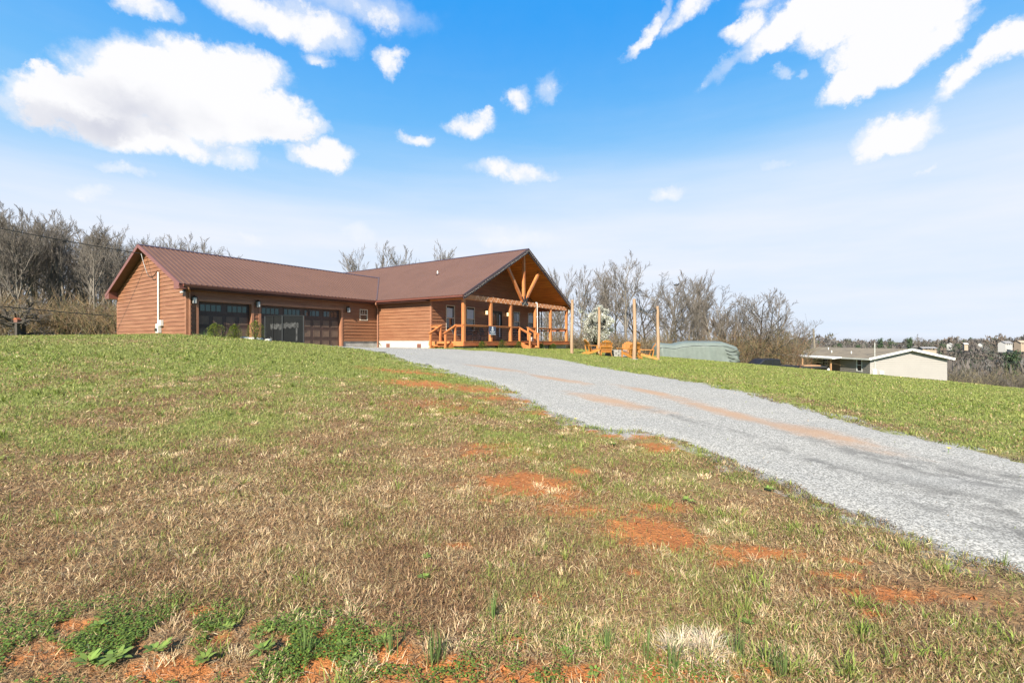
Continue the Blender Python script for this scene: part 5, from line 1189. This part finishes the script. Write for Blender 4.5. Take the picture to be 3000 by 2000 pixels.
    g_ = empty('covered_grill', (37.7, 58.6, ez - 2.62)); tag(g_, 'black covered grill on the porch of the beige home', 'grill'); B().box((-.3, -.5, .1), (.3, .5, .9)).build('cart', M['black'], g_, bevel=.03); B().tube([(0, -.5, .9), (0, .5, .9)], .3, 12).build('lid', M['rubber'], g_)
mobile_home()
mp = (39.15, 49.98, GZ - .25)
wire_thing('service_cable', sag(mp, (75., 60., GZ - 1.0), .9), 'black overhead cable running right from the mast of the beige home', .03)
wire_thing('service_cable', sag((47.2, 50.0, GZ - 1.9), (80., 62., GZ - 2.4), .5), 'thin lower cable leaving the right corner of the beige home', .02)
x, y = (2383 - 1500) / 1357 * 78, 78.
t = empty('utility_pole', (x, y, float(gz(x, y)))); tag(t, 'weathered leaning utility pole rising behind the beige home roof', 'utility pole')
z_ = GZ + 1.9 - float(gz(x, y)); B().tube([(0.7, 0, -.3), (0, 0, z_)], [.22, .15], 10).build('shaft', M['pwood'], t); B().tube([(0, 0, z_ - .4), (1.6, 4, z_ - 3.4)], .025, 5).build('guy_wire', M['black'], t)

# ------------------------------------------------------------ bare trees
def tree_geo(seed, H=10., trunk=.2, spread=.55, kids_=(9, 6, 5, 4), stems_=1, upright=.35, twig=.013, low=.25, wig=.18):
    """returns (thick segments, thin segments), each an array of (p,q,r0,r1)"""
    r = np.random.default_rng(seed); thick, thin = [], []
    def grow(p, d, L, rad, lev):
        n = 6 if lev == 0 else (4 if lev < 3 else 3); pts = [p]; dd = d.copy(); step = L / n
        rads = [rad * (1 - .8 * k / n) + twig * .6 for k in range(n + 1)]
        for k in range(n):
            dd = dd + r.normal(0, wig if lev else wig * .45, 3) + np.array([0, 0, upright * (.10 if lev else .3)]); dd /= np.linalg.norm(dd)
            pts.append(pts[-1] + dd * step)
        tgt = thick if lev < 2 else thin
        for k in range(n): tgt.append((*pts[k], *pts[k + 1], rads[k], rads[k + 1]))
        if lev >= len(kids_): return
        c = kids_[lev]
        for k in range(c):
            f = (low if lev == 0 else .2) + (1 - (low if lev == 0 else .2)) * (k + r.uniform(.2, .9)) / c; f = min(f, .99); i = min(int(f * n), n - 1); q = pts[i] + (pts[i + 1] - pts[i]) * (f * n - i)
            dirn = pts[i + 1] - pts[i]; dirn /= np.linalg.norm(dirn); a = r.uniform(0, 6.283); e = np.array([math.cos(a), math.sin(a), 0.]); e = e - dirn * (e @ dirn); e /= max(1e-6, np.linalg.norm(e))
            sp = spread * r.uniform(.7, 1.4); nd = dirn * math.cos(sp) + e * math.sin(sp); nl = L * (.62 if lev == 0 else .55) * (1.05 - .55 * f) * r.uniform(.7, 1.25)
            grow(q, nd, nl, rads[i] * .55, lev + 1)
    for s_ in range(stems_):
        d = np.array([r.normal(0, .06 + .16 * (stems_ > 1)), r.normal(0, .06 + .16 * (stems_ > 1)), 1.]); d /= np.linalg.norm(d)
        grow(np.array([r.normal(0, .12) * (stems_ > 1), r.normal(0, .12) * (stems_ > 1), -.3]), d, H * r.uniform(.85, 1.) * .85, trunk, 0)
    return np.array(thick), np.array(thin)
def seg_mesh(name, S_, n=3, col=None):
    p, q = S_[:, 0:3], S_[:, 3:6]; d = q - p; d /= np.maximum(1e-6, np.linalg.norm(d, axis=1))[:, None]
    a = np.cross(d, [0, 0, 1.]); bad = np.linalg.norm(a, axis=1) < .05; a[bad] = np.cross(d[bad], [1., 0, 0]); a /= np.linalg.norm(a, axis=1)[:, None]; b = np.cross(a, d)
    V = []
    for P_, r_ in ((p, S_[:, 6]), (q, S_[:, 7])):
        for k in range(n): t = 2 * math.pi * k / n; V.append(P_ + (a * math.cos(t) + b * math.sin(t)) * r_[:, None])
    V = np.stack(V, 1).reshape(-1, 3); k0 = np.arange(len(S_))[:, None] * 2 * n
    F = np.vstack([np.hstack([k0 + k, k0 + (k + 1) % n, k0 + n + (k + 1) % n, k0 + n + k]) for k in range(n)])
    return np_mesh(name, V, F, col=None if col is None else np.repeat(col, 2 * n, 0))
def tree_proto(seed, m1, m2, **kw):
    a, c = tree_geo(seed, **kw); t1 = seg_mesh('trunk', a, 6); t1.materials.append(M[m1]); t2 = seg_mesh('crown', c, 3); t2.materials.append(M[m2]); return t1, t2
def place_tree(proto, x, y, s_, rz, lab, cat='tree', group=None, name='bare_tree', dz=0.):
    t = empty(name, (x, y, float(gz(x, y)) + dz), rz); t.scale = (s_, s_, s_ ); tag(t, lab, cat, group); link('trunk', proto[0], None, t); link('crown', proto[1], None, t); return t
TP = [tree_proto(1, 'bark', 'twig', H=12, trunk=.15, spread=.42, kids_=(12, 7, 6, 4), upright=.5, twig=.009, low=.3, wig=.09),
      tree_proto(2, 'bark', 'twig', H=12, trunk=.17, spread=.5, kids_=(11, 7, 6, 4), upright=.4, twig=.009, low=.22, wig=.1),
      tree_proto(3, 'bark', 'twig', H=12, trunk=.13, spread=.38, kids_=(14, 7, 6, 4), upright=.6, twig=.009, low=.38, wig=.08),
      tree_proto(4, 'barkd', 'twig', H=9, trunk=.13, spread=.58, kids_=(9, 7, 5, 4), upright=.35, twig=.008, low=.15, stems_=2, wig=.13),
      tree_proto(5, 'bark', 'twig', H=9, trunk=.09, spread=.48, kids_=(9, 7, 6, 3), upright=.5, twig=.008, low=.1, stems_=3, wig=.12),
      tree_proto(6, 'barkd', 'twigr', H=5, trunk=.07, spread=.7, kids_=(9, 7, 5, 3), upright=.25, twig=.008, low=.05, stems_=3, wig=.2)]
def pxy(px, Y): return (px - 1500) / 1357. * Y, Y
# woods on the left
r5 = random.Random(12)
ORD = 'first second third fourth fifth sixth seventh eighth ninth tenth eleventh twelfth thirteenth fourteenth fifteenth'.split()
WL = 'tall bare tree crowding behind the front rank of the woods left of the garage'
for row, (Y, n) in enumerate(((46, 15), (54, 15), (63, 16), (74, 15))):
    for k in range(n):
        px = (-60 + 590 * (k + r5.uniform(.1, .9)) / n) if row == 0 else -180 + (720 if row < 2 else 860) * (k + r5.uniform(.1, .9)) / n; Yk = Y + r5.uniform(-3, 3); x, y = pxy(px, Yk)
        htop = np.interp(px, [-200, 0, 60, 200, 330, 420, 500, 680], [360, 350, 330, 310, 295, 270, 262, 250]) * (1, .98, .97, .96)[row] * r5.uniform(.86, 1.03)
        s_ = (htop / 1357 * Yk + .8) / 11.4
        place_tree(TP[r5.choice((0, 1, 2))], x, y, s_, r5.uniform(0, 6.28), WL if row else 'front-rank bare tree of the left woods, %s from the left edge' % ORD[k], group='trees in the woods left of the garage')
x, y = pxy(75, 38); place_tree(tree_proto(21, 'barkd', 'twig', H=4.2, trunk=.17, spread=1.05, kids_=(9, 7, 5, 3), upright=.1, twig=.012, low=.1, wig=.3, stems_=2), x, y, 1.0, .5, 'low spreading dark-limbed tree at the far left edge of the lawn', name='orchard_tree')
x, y = pxy(50, 36); t = empty('bird_feeder_post', (x, y, float(gz(x, y)))); tag(t, 'dark post with a small reddish house-shaped top at far left', 'bird house')
B().box((-.09, -.09, -.1), (.09, .09, 1.15)).build('post', M['barkd'], t); B().box((-.45, -.1, 1.12), (.6, .1, 1.2)).build('shelf', M['barkd'], t); hb = B().box((-.14, -.12, 1.2), (.14, .12, 1.4)).build('box', M['iron'], t); B().prism([(-.2, 1.4), (.2, 1.4), (0, 1.56)], (-.15, .15)).build('roof', M['deckd'], hb)
# trees seen above the house roofs
for (px, Y, top, p, lab) in [(545, 75, 716, 1, 'bare treetop above the garage ridge left half'), (620, 78, 733, 0, 'low bare treetop above the garage ridge'), (1045, 62, 750, 2, 'forked bare treetop above the junction of the two roofs'), (1125, 66, 742, 0, 'rounded bare crown behind the main roof'), (1172, 70, 758, 0, 'small bare crown right of the rounded one behind the main roof'), (1290, 75, 750, 2, 'thin bare treetop above the middle of the main roof')]:
    x, y = pxy(px, Y); g_ = float(gz(x, y)); H = (997 - top) / 1357 * Y + GZ - g_; place_tree(TP[p], x, y, H / (11. if p < 3 else 8.2), px * .37, lab)
# row of trees right of the house: (px, Y, top px, proto, label)
RT = [(1655, 58, 800, 2, 'bare tree directly right of the porch gable'), (1700, 62, 806, 0, 'thin bare tree between the gable and the white-blossomed tree'), (1725, 50, 850, 3, 'low bare tree behind the first timber pole'), (1765, 60, 796, 2, 'slim bare tree above the white blossom'),
      (1832, 47, 765, 1, 'tallest bare tree of the row, between the two middle poles'), (1800, 55, 800, 0, 'bare tree left of the tallest one in the row'), (1895, 52, 815, 3, 'bare tree behind the nearest timber pole'), (1950, 50, 812, 4, 'dark leaning bare tree behind the pole by the trailer'), (1985, 60, 822, 1, 'bare tree where the black bird sits'),
      (2020, 54, 815, 2, 'upright bare tree above the left end of the trailer'), (2065, 58, 818, 2, 'fine-twigged bare tree above the middle of the trailer'), (2100, 52, 850, 4, 'many-stemmed bare tree above the trailer'), (2135, 56, 848, 4, 'fan-shaped bare tree above the right end of the trailer'), (2040, 50, 880, 4, 'low bushy bare tree just behind the trailer'),
      (2218, 50, 848, 3, 'vine-covered dark bare tree right of the trailer'), (2275, 54, 876, 1, 'open-branched bare tree left of the beige home'), (2180, 60, 900, 4, 'small bare tree behind the pickup truck'), (2320, 60, 925, 4, 'drooping bare tree at the corner of the beige home'), (1630, 52, 850, 4, 'bare tree seen past the right porch post'), (1600, 56, 840, 1, 'bare tree seen through the right porch opening')]
for (px, Y, top, p, lab) in RT:
    x, y = pxy(px, Y); g_ = float(gz(x, y)); H = (997 - top) / 1357 * Y + GZ - g_; place_tree(TP[p], x, y, H / (11.2 if p < 3 else 8.4), px * .61, lab, group='bare trees along the back of the lawn')
x, y = pxy(1981, 52.); t = empty('crow', (x, y, GZ + (997 - 835) / 1357 * 52)); tag(t, 'small black bird perched high in the bare trees', 'bird')
B().ball((0, 0, 0), .16, 10, 8, (1.7, .8, .8)).ball((.27, 0, .12), .09, 8, 6).add([(-.2, -.05, 0), (-.2, .05, 0), (-.55, .06, -.12), (-.55, -.06, -.12)], [(0, 1, 2, 3)]).add([(.34, -.02, .12), (.34, .02, .12), (.46, 0, .1), (.34, 0, .15)], [(0, 1, 2), (0, 2, 3), (1, 3, 2)]).build('body', M['black'], t, smooth=True)

CANE_M = attr_mat('canes', .9, 0.)
CANES = {'twigr': [(.19, .115, .065), (.13, .10, .07), (.22, .17, .10), (.10, .075, .055), (.25, .17, .09), (.12, .115, .055)], 'twig': [(.09, .075, .06), (.20, .165, .09), (.06, .05, .042), (.11, .09, .07), (.22, .18, .10), (.07, .06, .045)]}
def thicket(name, areas, n, lab, m_, hh=(.8, 2.6), rad=.012, seed=3):
    """tangle of canes: areas = (x,y,sx,sy,height)"""
    r = np.random.default_rng(seed); S_ = []
    for (x, y, sx, sy, h) in areas:
        X = r.uniform(x - sx, x + sx, n); Y = r.uniform(y - sy, y + sy, n); Z = gz(X, Y); L = h * r.uniform(.25, 1.0, n) * (1 - .45 * ((X - x) / sx) ** 2 * r.uniform(0, 1, n))
        p = np.stack([X, Y, Z + r.uniform(0, .5, n) * h], -1); d = np.stack([r.normal(0, .4, n), r.normal(0, .4, n), r.uniform(.3, 1, n)], -1); d /= np.linalg.norm(d, axis=1)[:, None]
        for k in range(3):
            q = p + d * (L / 3)[:, None]; S_.append(np.hstack([p, q, np.full((n, 1), rad * (1 - .2 * k)), np.full((n, 1), rad * (.8 - .2 * k))])); p = q; d = d + r.normal(0, .35, (n, 3)); d[:, 2] -= .12; d /= np.linalg.norm(d, axis=1)[:, None]
    S_ = np.vstack(S_); pal = np.array(CANES[m_]); cc = pal[(fbm(S_[:, 0] * .45, S_[:, 1] * .45, seed, 3) * 1.6 * len(pal) + r.uniform(-1, 1, len(S_))).astype(int) % len(pal)] * r.uniform(.7, 1.3, (len(S_), 1))
    o = link(name, seg_mesh(name, S_, 3, cc), CANE_M); tag(o, lab, 'thicket', kind='stuff')
ar = []
for px in range(-150, 560, 55): x, y = pxy(px, 42); ar.append((x, y, 2.0, 2.5, 3.6)); x, y = pxy(px, 52); ar.append((x, y, 2.4, 3, 5.5))
thicket('woodland_undergrowth', ar, 350, 'dense brown tangle of undergrowth at the foot of the left woods', 'twigr', rad=.017, seed=3)
ar = []
for px in range(1610, 1960, 45): x, y = pxy(px, 46); ar.append((x, y, 1.6, 2, 2.6))
for px in range(1930, 2340, 42): x, y = pxy(px, 50); ar.append((x, y, 1.6, 2.5, np.interp(px, [1930, 2100, 2200, 2330], [3.4, 3.2, 5.2, 4.6])))
for px in range(1640, 2330, 60): x, y = pxy(px, 60); ar.append((x, y, 2.2, 3, 4.6))
thicket('hedgerow_thicket', ar, 240, 'brown brambles and saplings filling the hedgerow behind the trailer', 'twigr', rad=.016, seed=4)
ar = []
for px, Y, h in [(2790, 58, 3.2), (2820, 60, 3.0), (2850, 62, 3.6), (2880, 60, 3.4), (2910, 66, 4.4), (2940, 62, 4.0), (2970, 60, 4.4), (3010, 62, 4.6), (3060, 62, 5), (2830, 75, 6), (2900, 78, 7), (2960, 80, 8), (3030, 80, 8), (2860, 90, 7)]: x, y = pxy(px, Y); ar.append((x, y, 2.2, 2.5, h + .8))
thicket('valley_brush', ar, 520, 'dark brown and straw-coloured brush in the dip right of the beige home', 'twig', rad=.02, seed=5)
x, y = pxy(2978, 58); place_tree(TP[4], x, y, .62, 1., 'pale-stemmed scrubby tree at the right edge of the picture'); x, y = pxy(2760, 62); place_tree(TP[3], x + 7, y, .55, 2., 'low pale-branched tree just right of the beige home')

# white blossoming tree
def blossom():
    x, y = pxy(1735, 37.5); g_ = float(gz(x, y)); t = empty('blossoming_tree', (x, y, g_)); tag(t, 'small tree covered in white blossom behind the garden chairs', 'tree')
    a, c = tree_geo(44, H=3.9, trunk=.09, spread=.6, kids_=(9, 6, 5, 2), stems_=4, upright=.3, twig=.009, low=.05, wig=.2)
    m1 = seg_mesh('trunk', a, 5); m1.materials.append(M['barkd']); link('trunk', m1, None, t); m2 = seg_mesh('crown', c, 3); m2.materials.append(M['twig']); link('crown', m2, None, t)
    r = np.random.default_rng(8); k = r.integers(0, len(c), 15000); f = r.uniform(0, 1, (15000, 1)); P = c[k, 0:3] * (1 - f) + c[k, 3:6] * f + r.normal(0, .06, (15000, 3)); n = len(P); P = P[P[:, 2] > .15]; n = len(P)
    col = np.where(r.uniform(0, 1, (n, 1)) < .86, np.array([[.82, .81, .72]]), np.array([[.25, .3, .1]])) * r.uniform(.8, 1.05, (n, 1))
    V, F4, F3, Cc = leaf_geo(P, r.uniform(.04, .08, n), r.uniform(.035, .065, n), r.uniform(0, 6.28, n), r.uniform(-1, 1.4, n), col)
    link('blossom', np_mesh('blossom', V, F4, F3, Cc), LEAF, t)
blossom()

# ------------------------------------------------------------ far hills
def far_woods():
    r = np.random.default_rng(9); pts = []
    while len(pts) < 7000:
        Y = r.uniform(95, 1300) if r.uniform() < .5 else r.uniform(95, 520); px = r.uniform(1100, 3350) if r.uniform() < .2 else r.uniform(2200, 3250); x = (px - 1500) / 1357 * Y
        if 255 < x < 345 and 255 < Y < 345 and r.uniform() < .97: continue
        if 110 < Y < 240 and r.uniform() < .35: continue
        pts.append((x, Y))
    P = np.array(pts); n = len(P); Z = gz(P[:, 0], P[:, 1]); H = np.clip(r.lognormal(1.75, .35, n), 3, 15); q = 56
    th = r.uniform(0, 6.28, (n, q)); k = r.uniform(0, 1, (n, q)) ** .5; zz = r.uniform(.1, 1, (n, q)); rad = H[:, None] * .42 * np.sin(np.clip(zz, .08, .96) * math.pi) ** .6 * k
    C_ = np.stack([P[:, :1] + np.cos(th) * rad, P[:, 1:] + np.sin(th) * rad, Z[:, None] + H[:, None] * zz], -1).reshape(-1, 3); N_ = len(C_)
    a = r.uniform(0, 6.28, N_); w = r.uniform(.1, .34, N_) * np.repeat(H / 6 * np.clip(P[:, 1] / 260, .8, 2.4), q); h = r.uniform(.5, 1.5, N_) * np.repeat(H / 6, q); tl = r.normal(0, .35, N_)
    e = np.stack([np.cos(a), np.sin(a), np.zeros(N_)], -1) * w[:, None]; up = np.stack([np.cos(a) * tl, np.sin(a) * tl, np.ones(N_)], -1) * h[:, None]
    V = np.stack([C_ - e, C_ + e, C_ + up], 1).reshape(-1, 3); F3 = np.arange(N_ * 3).reshape(-1, 3)
    pal = np.array([(.095, .082, .075), (.115, .10, .09), (.075, .066, .062), (.115, .09, .072), (.07, .072, .055), (.12, .113, .108)]); ci = r.integers(0, 6, n); ever = r.uniform(0, 1, n) < .06  # greyed, faintly bluish palette: distance haze put into the tree colours
    col = pal[ci] * r.uniform(.8, 1.2, (n, 1)); col[ever] = (.035, .06, .03); col = np.repeat(col, q * 3, 0)
    o = link('distant_woods', np_mesh('distant_woods', V, None, F3, col), attr_mat('distant_twigs', .9, 0.)); tag(o, 'mass of leafless brown woods covering the distant hills', 'woods', kind='stuff')
far_woods()
PINE = attr_mat('pine_needles', .8, 0.)
def pine_mesh(seed, n=1500, broad=False):
    r = np.random.default_rng(seed); P = []
    for k in range(16):
        z = r.uniform(.45, 1.) if not broad else r.uniform(.25, .95); a = r.uniform(0, 6.28); rr = (.22 * (1.15 - z) + .05) if not broad else .3 * math.sin(math.pi * min(.95, z)); c = np.array([math.cos(a) * rr, math.sin(a) * rr, z]); P.append(c + r.normal(0, 1, (n // 16, 3)) * np.array([.07, .07, .03]) * (1.4 if broad else 1))
    P = np.vstack(P); m_ = len(P); return leaf_geo(P, np.full(m_, .07), np.full(m_, .03), r.uniform(0, 6.28, m_), r.uniform(-.6, 1, m_), np.array([[.045, .075, .035]]) * r.uniform(.6, 1.5, (m_, 1)))
pm = [np_mesh('crown', *pine_mesh(61)), np_mesh('crown', *pine_mesh(62, broad=True))]
for q in pm: q.materials.append(PINE)
pt = seg_mesh('trunk', np.array([(0, 0, -.05, .01, 0, .5, .014, .01), (.01, 0, .5, 0, 0, .95, .01, .004)]), 6); pt.materials.append(M['bark'])
for px, Y, top, H, k, lab in [(2578, 330, 992, 11, 0, 'left of the paired tall pines on the distant ridge'), (2607, 350, 993, 13, 1, 'broad dark evergreen between the tall pines on the distant ridge'), (2664, 330, 990, 12, 0, 'tallest thin pine on the ridge above the beige home peak'), (2456, 380, 1001, 13, 1, 'dark evergreen on the ridge left of the beige home mast'), (2510, 380, 1005, 10, 1, 'smaller dark evergreen just left of the beige home mast'), (2755, 420, 1003, 13, 1, 'wide dark evergreen beyond the right slope of the beige home'), (2803, 400, 1002, 14, 1, 'rounded dark evergreen between the small far houses'), (2963, 120, 1031, 5, 0, 'small dark cedar on the slope at far right'), (2320, 420, 1004, 9, 1, 'small dark evergreen at the left end of the distant ridge')]:
    x = (px - 1500) / 1357 * Y; g_ = float(gz(x, Y)); zt = GZ - (top - 997) / 1357 * Y; H = max(H, zt - g_ + 1)
    t = empty('pine_tree', (x, Y, zt - H)); t.scale = (7, 7, H); tag(t, lab, 'tree'); link('trunk', pt, None, t); link('crown', pm[k], None, t)
t_, c_ = TP[1]
x = (2688 - 1500) / 1357 * 330; g_ = float(gz(x, 330.)); zt = GZ + 8 / 1357 * 330; tt = place_tree(TP[1], x, 330., (zt - g_) / 11, 0, 'bare grey tree standing taller than the distant ridge line')
def small_house(px, Y, base, w, d, h, rh, wallc, roofc, lab, rz=0., name='farmhouse'):
    w, d, h, rh = w * .42, d * .42, h * .5, rh * .5
    x = (px - 1500) / 1357 * Y; z = GZ - (base - 997) / 1357 * Y; t = empty(name, (x, Y, z), rz); tag(t, lab, 'house', 'distant houses')
    b = B(); b.box((-w / 2, -d / 2, -4), (w / 2, d / 2, h)); b.prism([(-w / 2, h), (w / 2, h), (0, h + rh)] if w < d else [(-d / 2, h), (d / 2, h), (0, h + rh)], (-(d if w < d else w) / 2 + .01, (d if w < d else w) / 2 - .01), axis=1 if w < d else 0); b.build('wall', wallc, t)
    b = B()
    for s_ in (-1, 1):
        if w < d: q = [(s_ * (w / 2 + .4), -d / 2 - .4, h - .15), (0, -d / 2 - .4, h + rh + .1), (0, d / 2 + .4, h + rh + .1), (s_ * (w / 2 + .4), d / 2 + .4, h - .15)]
        else: q = [(-w / 2 - .4, s_ * (d / 2 + .4), h - .15), (-w / 2 - .4, 0, h + rh + .1), (w / 2 + .4, 0, h + rh + .1), (w / 2 + .4, s_ * (d / 2 + .4), h - .15)]
        b.add(q, [(0, 1, 2, 3)])
    b.build('roof', roofc, t)
    for k in range(3): xx = -w / 2 + w * (k + .7) / 3.6; B().box((xx, -d / 2 - .06, h * .35), (xx + w * .09, -d / 2 - .02, h * .75)).build('window', M['glass'], t)
wm, gm_, bm_ = mat('far_white_wall', (.42, .41, .39), .7, var=.1), mat('far_grey_roof', (.22, .21, .21), .8, var=.1), mat('far_tan_wall', (.33, .26, .19), .7, var=.1)
small_house(2945, 300, 1013, 17, 9, 3.6, 2.4, wm, gm_, 'white two-level farmhouse on the hillside at far right', .3)
small_house(2992, 290, 1011, 13, 9, 3.2, 2.6, bm_, mat('far_tan_roof', (.32, .25, .18), .8, var=.1), 'tan-roofed house at the right edge of the hillside', .1)
small_house(2782, 420, 1013, 9, 7, 2.8, 2, wm, wm, 'small white house left of the rounded evergreen', .5)
small_house(2828, 380, 1012, 6, 6, 2.4, 1.6, bm_, wm, 'tiny pale house right of the rounded evergreen', -.3)
small_house(2872, 400, 1013, 8, 6, 2.8, 2.2, wm, gm_, 'small pale house halfway to the white farmhouse', .7)
small_house(2716, 200, 1026, 14, 6, 2.0, .8, bm_, gm_, 'long low shed roof beyond the beige home ridge', 0, 'shed')
